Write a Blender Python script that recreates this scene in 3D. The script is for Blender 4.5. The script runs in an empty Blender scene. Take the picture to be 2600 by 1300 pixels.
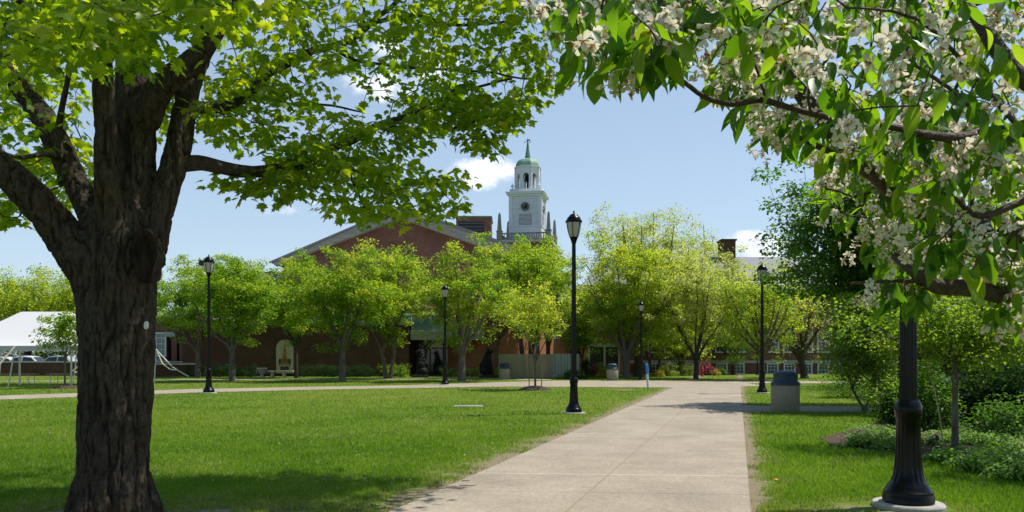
import bpy, bmesh, math, random
import numpy as np
from mathutils import Vector, Matrix, noise as mnoise
R = math.radians
random.seed(7)
RNG = np.random.default_rng(7)
SC = bpy.context.scene
COL = SC.collection

# ------------------------------------------------------------------ camera
F = 2000.0            # focal length in photograph pixels (2600 wide)
HC, HY = 1.5, 905.0   # eye height, horizon row
cam = bpy.data.cameras.new('camera')
cam.sensor_width = 36
cam.lens = 36 * F / 2600
cam.shift_y = (HY - 650) / 2600
cam.clip_start, cam.clip_end = 0.05, 3000
co = bpy.data.objects.new('camera', cam)
co.location = (0, 0, HC)
co.rotation_euler = (R(90), 0, 0)
COL.objects.link(co)
SC.camera = co

# ------------------------------------------------------------------ sky, sun, exposure
SUN_AZ, SUN_EL = 74, 62     # degrees to the right of the view axis, above the horizon
w = bpy.data.worlds.new('World')
SC.world = w
w.use_nodes = True
nt = w.node_tree
nt.nodes.clear()
def N(tree, typ, **kw):
    n = tree.nodes.new(typ)
    for k, v in kw.items():
        if k.startswith('i_'):
            key = k[2:]
            key = int(key) if key.isdigit() else key.replace('_', ' ')
            n.inputs[key].default_value = v
        else:
            setattr(n, k, v)
    return n
def math_(tree, op, a, b=None, c=None, clamp=False):
    n = tree.nodes.new('ShaderNodeMath'); n.operation = op; n.use_clamp = clamp
    for i, v in enumerate((a, b, c)):
        if v is None: continue
        if hasattr(v, 'is_linked'): tree.links.new(v, n.inputs[i])
        else: n.inputs[i].default_value = v
    return n.outputs[0]
sky = N(nt, 'ShaderNodeTexSky', sky_type='NISHITA', sun_disc=False)
sky.sun_elevation, sky.sun_rotation = R(SUN_EL), R(SUN_AZ)
sky.air_density, sky.dust_density, sky.ozone_density = 1.0, 0.35, 1.2
bg = N(nt, 'ShaderNodeBackground', i_Strength=0.10)
nt.links.new(sky.outputs[0], bg.inputs[0])
tc = N(nt, 'ShaderNodeTexCoord')
sep = N(nt, 'ShaderNodeSeparateXYZ')
nt.links.new(tc.outputs['Generated'], sep.inputs[0])
ysafe = math_(nt, 'MAXIMUM', sep.outputs[1], 0.02)
U = math_(nt, 'DIVIDE', sep.outputs[0], ysafe)
V = math_(nt, 'DIVIDE', sep.outputs[2], ysafe)
comb = N(nt, 'ShaderNodeCombineXYZ')
nt.links.new(U, comb.inputs[0]); nt.links.new(V, comb.inputs[1])
nz = N(nt, 'ShaderNodeTexNoise', i_Scale=26.0, i_Detail=7.0, i_Roughness=0.6)
nt.links.new(comb.outputs[0], nz.inputs['Vector'])
mask = None
# clouds, as directions in the sky: (tangent right, tangent up, half width, half height, density)
for (x, y, a, b, q) in ((1232, 440, 95, 46, 1.15), (1205, 422, 52, 26, 1.1), (722, 534, 74, 22, .62), (802, 511, 26, 13, .55),
                  (1915, 628, 105, 46, 1.0), (1905, 600, 50, 24, 1.0), (1092, 170, 75, 48, 1.1), (970, 215, 120, 45, 1.0), (980, 120, 60, 50, 1.0),
                  (640, 30, 200, 60, .7)):
    u0, v0 = (x - 1300) / F, (HY - y) / F
    du = math_(nt, 'DIVIDE', math_(nt, 'SUBTRACT', U, u0), a / F)
    dv = math_(nt, 'DIVIDE', math_(nt, 'SUBTRACT', V, v0), b / F)
    m = math_(nt, 'SUBTRACT', q, math_(nt, 'ADD', math_(nt, 'MULTIPLY', du, du), math_(nt, 'MULTIPLY', dv, dv)))
    mask = m if mask is None else math_(nt, 'MAXIMUM', mask, m)
mask = math_(nt, 'ADD', mask, math_(nt, 'MULTIPLY', math_(nt, 'SUBTRACT', nz.outputs[0], 0.52), 3.0))
veil = math_(nt, 'MULTIPLY_ADD', V, -0.55, 0.60, clamp=True)
mr = N(nt, 'ShaderNodeMapRange', interpolation_type='SMOOTHSTEP', i_1=0.0, i_2=1.0)
nt.links.new(mask, mr.inputs[0])
cf = math_(nt, 'MULTIPLY', math_(nt, 'MULTIPLY', mr.outputs[0], 0.92), math_(nt, 'GREATER_THAN', sep.outputs[1], 0.05))
nz3 = N(nt, 'ShaderNodeTexNoise', i_Scale=40.0, i_Detail=4.0)
nt.links.new(comb.outputs[0], nz3.inputs['Vector'])
cr = N(nt, 'ShaderNodeMapRange', i_1=0.3, i_2=0.62, i_3=0.74, i_4=0.98)
nt.links.new(nz3.outputs[0], cr.inputs[0])
cbg = N(nt, 'ShaderNodeBackground', i_Color=(0.93, 0.97, 1.0, 1))
nt.links.new(cr.outputs[0], cbg.inputs[1])
mx = N(nt, 'ShaderNodeMixShader')
hz = N(nt, 'ShaderNodeBackground', i_Color=(0.57, 0.72, 0.88, 1), i_Strength=0.82)
mv = N(nt, 'ShaderNodeMixShader')
nt.links.new(veil, mv.inputs[0]); nt.links.new(bg.outputs[0], mv.inputs[1]); nt.links.new(hz.outputs[0], mv.inputs[2])
nt.links.new(cf, mx.inputs[0]); nt.links.new(mv.outputs[0], mx.inputs[1]); nt.links.new(cbg.outputs[0], mx.inputs[2])
wo = N(nt, 'ShaderNodeOutputWorld')
nt.links.new(mx.outputs[0], wo.inputs[0])

sl = bpy.data.lights.new('sun', 'SUN')
sl.energy, sl.angle, sl.color = 4.3, R(0.53), (1.0, 0.95, 0.86)
so = bpy.data.objects.new('sun', sl)
sd = Vector((math.sin(R(SUN_AZ)) * math.cos(R(SUN_EL)), math.cos(R(SUN_AZ)) * math.cos(R(SUN_EL)), math.sin(R(SUN_EL))))
so.rotation_euler = sd.to_track_quat('Z', 'Y').to_euler()
so.location = sd * 60
COL.objects.link(so)
SC.view_settings.view_transform = 'Standard'
SC.view_settings.look = 'None'
SC.view_settings.gamma = 1
SC.view_settings.exposure = 0.42
SC.render.engine = 'CYCLES'
SC.cycles.max_bounces = 8
SC.cycles.transparent_max_bounces = 8

# ------------------------------------------------------------------ placing helpers
def PX(px, py, d):
    return Vector(((px - 1300) / F * d, d, HC + (HY - py) / F * d))
def GX(px, d): return (px - 1300) / F * d
def GD(py): return HC * F / (py - HY)
def ZH(py, d): return HC + (HY - py) / F * d

def tag(o, label=None, cat=None, group=None, kind=None):
    if label: o['label'] = label
    if cat: o['category'] = cat
    if group: o['group'] = group
    if kind: o['kind'] = kind
    return o
def empty(name, loc=(0, 0, 0), rz=0, label=None, cat=None, group=None):
    o = bpy.data.objects.new(name, None)
    o.empty_display_size = 0.3
    COL.objects.link(o)
    o.location = loc
    o.rotation_euler = (0, 0, rz)
    return tag(o, label, cat, group)
def link_mesh(name, me, mat=None, parent=None):
    o = bpy.data.objects.new(name, me)
    COL.objects.link(o)
    if mat: me.materials.append(mat)
    if parent: o.parent = parent
    return o
def copy_tree(o, parent=None):
    c = o.copy()
    COL.objects.link(c)
    c.parent = parent
    for ch in list(o.children):
        copy_tree(ch, c)
    return c

class MB:
    def __init__(s): s.v = []; s.f = []; s.sm = []
    def add(s, vs, fs, smooth=False):
        o = len(s.v)
        s.v += [tuple(v) for v in vs]
        s.f += [tuple(i + o for i in f) for f in fs]
        s.sm += [smooth] * len(fs)
        return s
    def box(s, c, d, rz=0, taper=1.0):
        x, y, z = d[0] / 2, d[1] / 2, d[2] / 2
        vs = []
        for k, (a, b, e) in enumerate(((-1, -1, -1), (1, -1, -1), (1, 1, -1), (-1, 1, -1), (-1, -1, 1), (1, -1, 1), (1, 1, 1), (-1, 1, 1))):
            t = taper if e > 0 else 1
            p = Vector((a * x * t, b * y * t, e * z))
            p.rotate(Matrix.Rotation(rz, 3, 'Z'))
            vs.append(p + Vector(c))
        return s.add(vs, ((0, 3, 2, 1), (4, 5, 6, 7), (0, 1, 5, 4), (1, 2, 6, 5), (2, 3, 7, 6), (3, 0, 4, 7)))
    def bx(s, x0, x1, y0, y1, z0, z1):
        return s.box(((x0 + x1) / 2, (y0 + y1) / 2, (z0 + z1) / 2), (x1 - x0, y1 - y0, z1 - z0))
    def lathe(s, prof, n=32, c=(0, 0, 0), smooth=True, flute=None, a0=0.0, caps=True):
        vs, fs = [], []
        for k, (r, z) in enumerate(prof):
            for i in range(n):
                a = a0 + 2 * math.pi * i / n
                rr = r
                if flute and flute[1] <= z <= flute[2]:
                    rr = r * (1 - flute[3] * (0.5 + 0.5 * math.cos(a * flute[0])))
                vs.append((c[0] + rr * math.cos(a), c[1] + rr * math.sin(a), c[2] + z))
        m = len(prof)
        for k in range(m - 1):
            for i in range(n):
                j = (i + 1) % n
                fs.append((k * n + i, k * n + j, (k + 1) * n + j, (k + 1) * n + i))
        if caps:
            fs.append(tuple(range(n - 1, -1, -1)))
            fs.append(tuple((m - 1) * n + i for i in range(n)))
        return s.add(vs, fs, smooth)
    def tube(s, pts, rad, n=6, smooth=True, cap=True):
        pts = [Vector(p) for p in pts]
        if not hasattr(rad, '__len__'): rad = [rad] * len(pts)
        vs, fs = [], []
        a = None
        for k, p in enumerate(pts):
            t = (pts[min(k + 1, len(pts) - 1)] - pts[max(k - 1, 0)])
            if t.length < 1e-9: t = Vector((0, 0, 1))
            t.normalize()
            if a is not None: a = a - t * a.dot(t)
            if a is None or a.length < 1e-4: a = t.cross(Vector((0.13, 0.31, 0.94)) if abs(t.z) < 0.9 else Vector((1, 0.1, 0)))
            a.normalize()
            b = t.cross(a).normalized()
            for i in range(n):
                an = 2 * math.pi * i / n
                vs.append(p + (a * math.cos(an) + b * math.sin(an)) * rad[k])
        for k in range(len(pts) - 1):
            for i in range(n):
                j = (i + 1) % n
                fs.append((k * n + i, k * n + j, (k + 1) * n + j, (k + 1) * n + i))
        if cap:
            fs.append(tuple(range(n - 1, -1, -1)))
            fs.append(tuple((len(pts) - 1) * n + i for i in range(n)))
        return s.add(vs, fs, smooth)
    def prism(s, poly, y0, y1):      # poly in (x, z), extruded along y
        n = len(poly)
        vs = [(p[0], y0, p[1]) for p in poly] + [(p[0], y1, p[1]) for p in poly]
        fs = [tuple(range(n)), tuple(range(2 * n - 1, n - 1, -1))]
        for i in range(n):
            j = (i + 1) % n
            fs.append((j, i, i + n, j + n))
        return s.add(vs, fs)
    def slab(s, poly, z0, z1):       # poly in (x, y), extruded along z
        n = len(poly)
        vs = [(p[0], p[1], z1) for p in poly] + [(p[0], p[1], z0) for p in poly]
        fs = [tuple(range(n)), tuple(range(2 * n - 1, n - 1, -1))]
        for i in range(n):
            j = (i + 1) % n
            fs.append((j, i, i + n, j + n))
        return s.add(vs, fs)
    def ball(s, c, r, seg=12, ring=8):
        if not hasattr(r, '__len__'): r = (r, r, r)
        prof = [(max(1e-4, math.sin(math.pi * k / ring)), -math.cos(math.pi * k / ring)) for k in range(ring + 1)]
        vs, fs = [], []
        for q, z in prof:
            for i in range(seg):
                a = 2 * math.pi * i / seg
                vs.append((c[0] + r[0] * q * math.cos(a), c[1] + r[1] * q * math.sin(a), c[2] + r[2] * z))
        for k in range(ring):
            for i in range(seg):
                j = (i + 1) % seg
                fs.append((k * seg + i, k * seg + j, (k + 1) * seg + j, (k + 1) * seg + i))
        return s.add(vs, fs, True)
    def xform(s, M):
        s.v = [tuple(M @ Vector(v)) for v in s.v]
        return s
    def mesh(s, name):
        me = bpy.data.meshes.new(name)
        me.from_pydata(s.v, [], s.f)
        me.polygons.foreach_set('use_smooth', s.sm)
        me.update()
        return me
    def build(s, name, mat, parent=None, bevel=0, fix=True):
        me = s.mesh(name)
        if fix:
            b = bmesh.new(); b.from_mesh(me)
            bmesh.ops.recalc_face_normals(b, faces=b.faces)
            b.to_mesh(me); b.free()
        if any(s.sm): me.set_sharp_from_angle(angle=R(38))
        o = link_mesh(name, me, mat, parent)
        if bevel:
            m = o.modifiers.new('bevel', 'BEVEL'); m.width = bevel; m.segments = 2; m.limit_method = 'ANGLE'
        return o

def remeshed(name, mb, voxel, smooth=4, fac=0.5):
    me = mb.mesh(name + '_src')
    o = bpy.data.objects.new(name + '_src', me)
    COL.objects.link(o)
    m = o.modifiers.new('r', 'REMESH'); m.mode = 'VOXEL'; m.voxel_size = voxel
    if smooth:
        m2 = o.modifiers.new('s', 'SMOOTH'); m2.iterations = smooth; m2.factor = fac
    dg = bpy.context.evaluated_depsgraph_get()
    out = bpy.data.meshes.new_from_object(o.evaluated_get(dg))
    out.name = name
    bpy.data.objects.remove(o)
    bpy.data.meshes.remove(me)
    out.polygons.foreach_set('use_smooth', [True] * len(out.polygons))
    return out

def raw_mesh(name, V3, Fq, smooth=False, tint=None):
    """numpy arrays -> mesh; Fq is (n, k) with one k."""
    me = bpy.data.meshes.new(name)
    nv, nf, k = len(V3), len(Fq), Fq.shape[1]
    me.vertices.add(nv)
    me.vertices.foreach_set('co', np.ascontiguousarray(V3, dtype=np.float32).ravel())
    me.loops.add(nf * k)
    me.loops.foreach_set('vertex_index', np.ascontiguousarray(Fq, dtype=np.int32).ravel())
    me.polygons.add(nf)
    me.polygons.foreach_set('loop_start', np.arange(0, nf * k, k, dtype=np.int32))
    if smooth: me.polygons.foreach_set('use_smooth', np.ones(nf, dtype=bool))
    me.update(calc_edges=True)
    if tint is not None:
        a = me.attributes.new('tint', 'FLOAT', 'POINT')
        a.data.foreach_set('value', np.ascontiguousarray(tint, dtype=np.float32))
    return me

def unit(a): return a / np.maximum(1e-9, np.linalg.norm(a, axis=-1, keepdims=True))
def leaves(name, parent, mat, C, T, Nn, S, tv, tf, tint, smooth=True, aspect=None):
    C, T, Nn = np.asarray(C, float), unit(np.asarray(T, float)), np.asarray(Nn, float)
    B = unit(np.cross(T, Nn)); Nn = np.cross(B, T)
    tv = np.asarray(tv, float); tf = np.asarray(tf)
    n, k = len(C), len(tv)
    S = np.asarray(S, float).reshape(-1, 1, 1)
    W = S if aspect is None else S * np.asarray(aspect, float).reshape(-1, 1, 1)
    V3 = C[:, None] + W * tv[None, :, 0:1] * B[:, None] + S * (tv[None, :, 1:2] * T[:, None] + tv[None, :, 2:3] * Nn[:, None])
    Fq = (tf[None] + (np.arange(n) * k)[:, None, None]).reshape(-1, tf.shape[1])
    me = raw_mesh(name, V3.reshape(-1, 3), Fq, smooth, np.repeat(np.asarray(tint, float), k))
    return link_mesh(name, me, mat, parent)

# ------------------------------------------------------------------ materials
def new_mat(name):
    m = bpy.data.materials.new(name)
    m.use_nodes = True
    t = m.node_tree
    p = t.nodes['Principled BSDF']
    return m, t, p
def set_spec(p, v):
    p.inputs['Specular IOR Level'].default_value = v
def mat_plain(name, c, rough=0.6, scale=8, amt=0.25, bump=0.0, bscale=None, metal=0.0, spec=0.4, stretch=(1, 1, 1), c2=None):
    m, t, p = new_mat(name)
    tc = N(t, 'ShaderNodeTexCoord')
    mp = N(t, 'ShaderNodeMapping'); mp.inputs['Scale'].default_value = stretch
    t.links.new(tc.outputs['Object'], mp.inputs[0])
    nz = N(t, 'ShaderNodeTexNoise', i_Scale=scale, i_Detail=6.0, i_Roughness=0.62)
    t.links.new(mp.outputs[0], nz.inputs['Vector'])
    rp = N(t, 'ShaderNodeValToRGB')
    c = tuple(c)
    lo = tuple(max(0, x * (1 - amt)) for x in c) if c2 is None else c
    hi = tuple(min(1, x * (1 + amt)) for x in c) if c2 is None else tuple(c2)
    rp.color_ramp.elements[0].position = 0.32; rp.color_ramp.elements[0].color = lo + (1,)
    rp.color_ramp.elements[1].position = 0.68; rp.color_ramp.elements[1].color = hi + (1,)
    t.links.new(nz.outputs[0], rp.inputs[0])
    t.links.new(rp.outputs[0], p.inputs['Base Color'])
    p.inputs['Roughness'].default_value = rough
    p.inputs['Metallic'].default_value = metal
    set_spec(p, spec)
    if bump:
        n2 = N(t, 'ShaderNodeTexNoise', i_Scale=bscale or scale * 3, i_Detail=5.0)
        t.links.new(mp.outputs[0], n2.inputs['Vector'])
        b = N(t, 'ShaderNodeBump', i_Strength=bump, i_Distance=0.03)
        t.links.new(n2.outputs[0], b.inputs['Height'])
        t.links.new(b.outputs[0], p.inputs['Normal'])
    return m
def wall_coords(t):
    """object-space (along-wall, up) coordinates for any upright wall."""
    tc = N(t, 'ShaderNodeTexCoord')
    so = N(t, 'ShaderNodeSeparateXYZ'); t.links.new(tc.outputs['Object'], so.inputs[0])
    sn = N(t, 'ShaderNodeSeparateXYZ'); t.links.new(tc.outputs['Normal'], sn.inputs[0])
    side = math_(t, 'GREATER_THAN', math_(t, 'ABSOLUTE', sn.outputs[0]), 0.7)
    u = math_(t, 'ADD', math_(t, 'MULTIPLY', so.outputs[1], side), math_(t, 'MULTIPLY', so.outputs[0], math_(t, 'SUBTRACT', 1.0, side)))
    c = N(t, 'ShaderNodeCombineXYZ')
    t.links.new(u, c.inputs[0]); t.links.new(so.outputs[2], c.inputs[1])
    return c.outputs[0], tc
def mat_brick(name, c1, c2, mortar, sc=1.0):
    m, t, p = new_mat(name)
    vec, tc = wall_coords(t)
    b = N(t, 'ShaderNodeTexBrick', i_Scale=sc)
    b.inputs['Color1'].default_value = c1 + (1,)
    b.inputs['Color2'].default_value = c2 + (1,)
    b.inputs['Mortar'].default_value = mortar + (1,)
    b.inputs['Mortar Size'].default_value = 0.008
    b.inputs['Brick Width'].default_value = 0.24
    b.inputs['Row Height'].default_value = 0.08
    b.inputs['Bias'].default_value = -0.1
    t.links.new(vec, b.inputs['Vector'])
    nz = N(t, 'ShaderNodeTexNoise', i_Scale=0.5, i_Detail=8.0, i_Roughness=0.7)
    t.links.new(vec, nz.inputs['Vector'])
    mr = N(t, 'ShaderNodeMapRange', i_1=0.3, i_2=0.7, i_3=0.7, i_4=1.2)
    t.links.new(nz.outputs[0], mr.inputs[0])
    mx = N(t, 'ShaderNodeMixRGB', blend_type='MULTIPLY', i_Fac=1.0)
    t.links.new(b.outputs[0], mx.inputs[1]); t.links.new(mr.outputs[0], mx.inputs[2])
    t.links.new(mx.outputs[0], p.inputs['Base Color'])
    p.inputs['Roughness'].default_value = 0.85; set_spec(p, 0.2)
    bu = N(t, 'ShaderNodeBump', i_Strength=0.4, i_Distance=0.01)
    t.links.new(b.outputs['Fac'], bu.inputs['Height']); bu.invert = True
    t.links.new(bu.outputs[0], p.inputs['Normal'])
    return m
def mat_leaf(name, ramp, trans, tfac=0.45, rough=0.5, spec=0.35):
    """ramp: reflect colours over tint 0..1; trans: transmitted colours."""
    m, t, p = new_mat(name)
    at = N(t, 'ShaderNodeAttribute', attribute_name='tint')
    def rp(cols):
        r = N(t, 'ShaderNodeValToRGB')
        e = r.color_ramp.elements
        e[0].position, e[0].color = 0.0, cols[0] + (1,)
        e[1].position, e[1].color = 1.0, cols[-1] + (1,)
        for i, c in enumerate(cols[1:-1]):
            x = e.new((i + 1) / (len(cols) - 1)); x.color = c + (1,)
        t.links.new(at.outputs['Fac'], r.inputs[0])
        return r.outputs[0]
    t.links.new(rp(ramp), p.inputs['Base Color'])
    p.inputs['Roughness'].default_value = rough; set_spec(p, spec)
    tr = N(t, 'ShaderNodeBsdfTranslucent')
    t.links.new(rp(trans), tr.inputs[0])
    mx = N(t, 'ShaderNodeMixShader', i_0=tfac)
    t.links.new(p.outputs[0], mx.inputs[1]); t.links.new(tr.outputs[0], mx.inputs[2])
    t.links.new(mx.outputs[0], t.nodes['Material Output'].inputs[0])
    return m
def mat_bark(name, c1, c2, sx=14, sz=1.6, bump=0.9, moss=None, cracks=False):
    m, t, p = new_mat(name)
    tc = N(t, 'ShaderNodeTexCoord')
    mp = N(t, 'ShaderNodeMapping'); mp.inputs['Scale'].default_value = (sx, sx, sz)
    t.links.new(tc.outputs['Object'], mp.inputs[0])
    nz = N(t, 'ShaderNodeTexNoise', i_Scale=1.0, i_Detail=8.0, i_Roughness=0.65, i_Distortion=0.6)
    t.links.new(mp.outputs[0], nz.inputs['Vector'])
    vo = N(t, 'ShaderNodeTexVoronoi', feature='DISTANCE_TO_EDGE', i_Scale=0.9)
    t.links.new(mp.outputs[0], vo.inputs['Vector'])
    h = math_(t, 'ADD', math_(t, 'MULTIPLY', nz.outputs[0], 1.25), math_(t, 'MULTIPLY', math_(t, 'MINIMUM', vo.outputs[0], 0.25), 0.55))
    rp = N(t, 'ShaderNodeValToRGB')
    rp.color_ramp.elements[0].position = 0.4; rp.color_ramp.elements[0].color = c1 + (1,)
    rp.color_ramp.elements[1].position = 0.85; rp.color_ramp.elements[1].color = c2 + (1,)
    t.links.new(h, rp.inputs[0])
    col = rp.outputs[0]
    if moss:
        n3 = N(t, 'ShaderNodeTexNoise', i_Scale=1.7, i_Detail=6.0, i_Roughness=0.7)
        t.links.new(tc.outputs['Object'], n3.inputs['Vector'])
        mr = N(t, 'ShaderNodeMapRange', i_1=0.52, i_2=0.72, i_3=0.0, i_4=0.7)
        t.links.new(n3.outputs[0], mr.inputs[0])
        mx = N(t, 'ShaderNodeMixRGB'); mx.inputs[2].default_value = moss + (1,)
        t.links.new(mr.outputs[0], mx.inputs[0]); t.links.new(col, mx.inputs[1])
        col = mx.outputs[0]
    if cracks:
        at = N(t, 'ShaderNodeAttribute', attribute_name='tint')
        mx = N(t, 'ShaderNodeMixRGB'); mx.inputs[2].default_value = (0.007, 0.006, 0.0045, 1)
        t.links.new(math_(t, 'MULTIPLY', at.outputs['Fac'], 0.85), mx.inputs[0]); t.links.new(col, mx.inputs[1])
        col = mx.outputs[0]
    t.links.new(col, p.inputs['Base Color'])
    p.inputs['Roughness'].default_value = 0.9; set_spec(p, 0.15)
    bu = N(t, 'ShaderNodeBump', i_Strength=bump, i_Distance=0.03)
    t.links.new(h, bu.inputs['Height']); t.links.new(bu.outputs[0], p.inputs['Normal'])
    return m
def mat_glass(name, c=(0.02, 0.03, 0.035), rough=0.06):
    m, t, p = new_mat(name)
    p.inputs['Base Color'].default_value = c + (1,)
    p.inputs['Roughness'].default_value = rough
    set_spec(p, 0.6)
    return m

M = {}
M['iron'] = mat_plain('black_painted_iron', (0.0032, 0.0032, 0.0036), 0.28, 30, 0.4, 0.05, 60, spec=0.22)
M['concrete'] = mat_plain('concrete', (0.36, 0.34, 0.30), 0.85, 6, 0.2, 0.3, 60)
M['stone'] = mat_plain('limestone', (0.40, 0.38, 0.33), 0.8, 3, 0.18, 0.15, 30)
M['fascia'] = mat_plain('weathered_fascia', (0.30, 0.28, 0.245), 0.8, 1.2, 0.25, 0.1, 12, stretch=(1, 1, 3))
M['white'] = mat_plain('white_paint', (0.63, 0.65, 0.68), 0.5, 2, 0.05)
M['offwhite'] = mat_plain('white_frame_paint', (0.66, 0.68, 0.70), 0.5, 4, 0.06)
M['copper'] = mat_plain('green_copper', (0.185, 0.315, 0.225), 0.6, 1.5, 0.22)
M['copperdk'] = mat_plain('dark_green_copper', (0.11, 0.225, 0.16), 0.6, 1.5, 0.25)
M['dark'] = mat_plain('dark_metal', (0.02, 0.021, 0.024), 0.5, 6, 0.3)
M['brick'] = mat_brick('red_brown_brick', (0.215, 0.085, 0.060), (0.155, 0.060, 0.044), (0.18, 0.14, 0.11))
M['brickdk'] = mat_brick('shade_darkened_brown_brick', (0.115, 0.050, 0.033), (0.08, 0.038, 0.026), (0.085, 0.062, 0.048))  # brown brick darkened in colour for the shade of trees and overhang
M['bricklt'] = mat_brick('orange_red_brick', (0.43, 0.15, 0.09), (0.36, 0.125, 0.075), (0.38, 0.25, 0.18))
M['stonedk'] = mat_plain('weathered_brown_stone', (0.25, 0.23, 0.21), 0.85, 3, 0.2, 0.15, 30)
M['roof'] = mat_plain('grey_slate_roof', (0.20, 0.205, 0.22), 0.55, 3, 0.2, 0.2, 20, stretch=(2, 2, 6))
M['glass'] = mat_glass('window_glass')
M['glassteal'] = mat_glass('teal_glass', (0.10, 0.18, 0.17), 0.12)
M['bronze'] = mat_plain('dark_bronze', (0.010, 0.011, 0.014), 0.7, 10, 0.4, 0.2, 20, spec=0.2)
M['gold'] = mat_plain('gold_paint', (0.36, 0.18, 0.035), 0.45, 12, 0.3)
M['plaque'] = mat_plain('plaque_bronze', (0.03, 0.025, 0.018), 0.5, 12, 0.3)
M['tablet'] = mat_plain('tablet_stone', (0.42, 0.38, 0.27), 0.85, 4, 0.15, 0.1)
M['bark'] = mat_bark('maple_bark', (0.025, 0.020, 0.0145), (0.078, 0.062, 0.044), 30, 9, 0.6, (0.072, 0.05, 0.014), True)
M['limb'] = mat_bark('maple_limb_bark', (0.016, 0.012, 0.009), (0.075, 0.06, 0.047), 16, 5, 0.6)
M['twig'] = mat_plain('twig_bark', (0.055, 0.042, 0.033), 0.85, 20, 0.3)
M['crabbark'] = mat_plain('crabapple_bark', (0.075, 0.047, 0.036), 0.75, 55, 0.5, 0.6, 90, stretch=(1, 1, 1))
M['treebark'] = mat_bark('grey_bark', (0.055, 0.045, 0.037), (0.17, 0.145, 0.12), 12, 3, 0.5)
M['treebarkdk'] = mat_bark('dark_bark', (0.025, 0.021, 0.018), (0.09, 0.075, 0.062), 12, 3, 0.5)
M['mulch'] = mat_plain('brown_mulch', (0.065, 0.040, 0.026), 0.95, 30, 0.6, 0.8, 50)
M['pebble'] = mat_plain('pebbled_concrete', (0.32, 0.275, 0.21), 0.9, 45, 0.45, 0.8, 60)
M['lid'] = mat_plain('blue_grey_metal', (0.022, 0.042, 0.066), 0.45, 4, 0.2, spec=0.35)
M['tent'] = mat_leaf('tent_canvas', [(0.82, 0.82, 0.84), (0.82, 0.82, 0.84)], [(0.75, 0.75, 0.77), (0.75, 0.75, 0.77)], 0.3, 0.6, 0.2)
M['alu'] = mat_plain('aluminium_pole', (0.5, 0.53, 0.54), 0.4, 10, 0.1, metal=0.3)
M['strap'] = mat_plain('cream_strap', (0.62, 0.56, 0.44), 0.8, 10, 0.15)
M['blue'] = mat_plain('blue_plastic', (0.012, 0.19, 0.62), 0.4, 10, 0.1)
M['postwhite'] = mat_plain('white_plastic', (0.62, 0.68, 0.72), 0.4, 10, 0.1)
M['fence'] = mat_plain('beige_vinyl', (0.20, 0.19, 0.115), 0.7, 2, 0.12, stretch=(6, 6, 0.5))  # beige lowered to a dark olive that stands for shade on the panels
M['fencegr'] = mat_plain('pale_green_grey_boards', (0.27, 0.295, 0.235), 0.7, 3, 0.18, stretch=(8, 8, 0.5))
M['frost'] = mat_leaf('frosted_lamp_glass', [(0.62, 0.6, 0.54)] * 2, [(0.72, 0.70, 0.64)] * 2, 0.5, 0.25, 0.5)
M['red'] = mat_plain('red_paint', (0.42, 0.03, 0.025), 0.5, 8, 0.15)
M['asphalt'] = mat_plain('asphalt', (0.055, 0.055, 0.056), 0.9, 6, 0.25)
M['rubber'] = mat_plain('tyre_rubber', (0.02, 0.02, 0.02), 0.8, 6, 0.2)
M['wood'] = mat_plain('stake_wood', (0.20, 0.15, 0.105), 0.8, 20, 0.25)
M['bamboo'] = mat_plain('bamboo', (0.36, 0.30, 0.10), 0.6, 20, 0.2)
M['tagm'] = mat_plain('pale_tag', (0.42, 0.50, 0.46), 0.4, 20, 0.1)
M['scar'] = mat_bark('exposed_heartwood', (0.006, 0.0045, 0.0035), (0.04, 0.028, 0.019), 20, 3, 1.0)

# leaves
M['lf_maple'] = mat_leaf('maple_leaf', [(0.045, 0.10, 0.006), (0.09, 0.165, 0.008), (0.17, 0.245, 0.012)],
                         [(0.24, 0.44, 0.005), (0.46, 0.64, 0.008), (0.74, 0.82, 0.015)], 0.58, 0.42, 0.4)
M['lf_crab'] = mat_leaf('crabapple_leaf', [(0.015, 0.055, 0.008), (0.03, 0.095, 0.010), (0.055, 0.14, 0.012)],
                        [(0.13, 0.32, 0.006), (0.26, 0.50, 0.010), (0.48, 0.68, 0.02)], 0.55, 0.4, 0.3)
M['petal'] = mat_leaf('white_petal', [(0.74, 0.69, 0.60), (0.86, 0.83, 0.77)], [(0.80, 0.72, 0.56), (0.88, 0.83, 0.70)], 0.45, 0.6, 0.2)
M['stamen'] = mat_leaf('orange_stamen', [(0.32, 0.12, 0.02), (0.55, 0.30, 0.07)], [(0.40, 0.16, 0.02), (0.5, 0.3, 0.05)], 0.4, 0.7, 0.2)
def lf(name, a, b, c, ta, tb, tc_, f=0.45): M[name] = mat_leaf(name, [a, b, c], [ta, tb, tc_], f, 0.5, 0.3)
lf('lf_spring', (0.065, 0.14, 0.012), (0.13, 0.22, 0.014), (0.24, 0.29, 0.03), (0.21, 0.45, 0.010), (0.39, 0.60, 0.015), (0.64, 0.70, 0.04), 0.54)
lf('lf_pale', (0.13, 0.19, 0.030), (0.22, 0.27, 0.05), (0.34, 0.35, 0.10), (0.36, 0.52, 0.05), (0.54, 0.65, 0.09), (0.70, 0.72, 0.18), 0.57)
lf('lf_mid', (0.08, 0.155, 0.016), (0.15, 0.23, 0.022), (0.25, 0.29, 0.03), (0.34, 0.54, 0.015), (0.54, 0.70, 0.03), (0.74, 0.78, 0.05), 0.58)
M['lf_dark'] = mat_leaf('lf_dark', [(0.010, 0.034, 0.008), (0.018, 0.055, 0.010), (0.035, 0.09, 0.012)], [(0.02, 0.08, 0.008), (0.05, 0.16, 0.010), (0.12, 0.28, 0.014)], 0.35, 0.6, 0.12)
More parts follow.
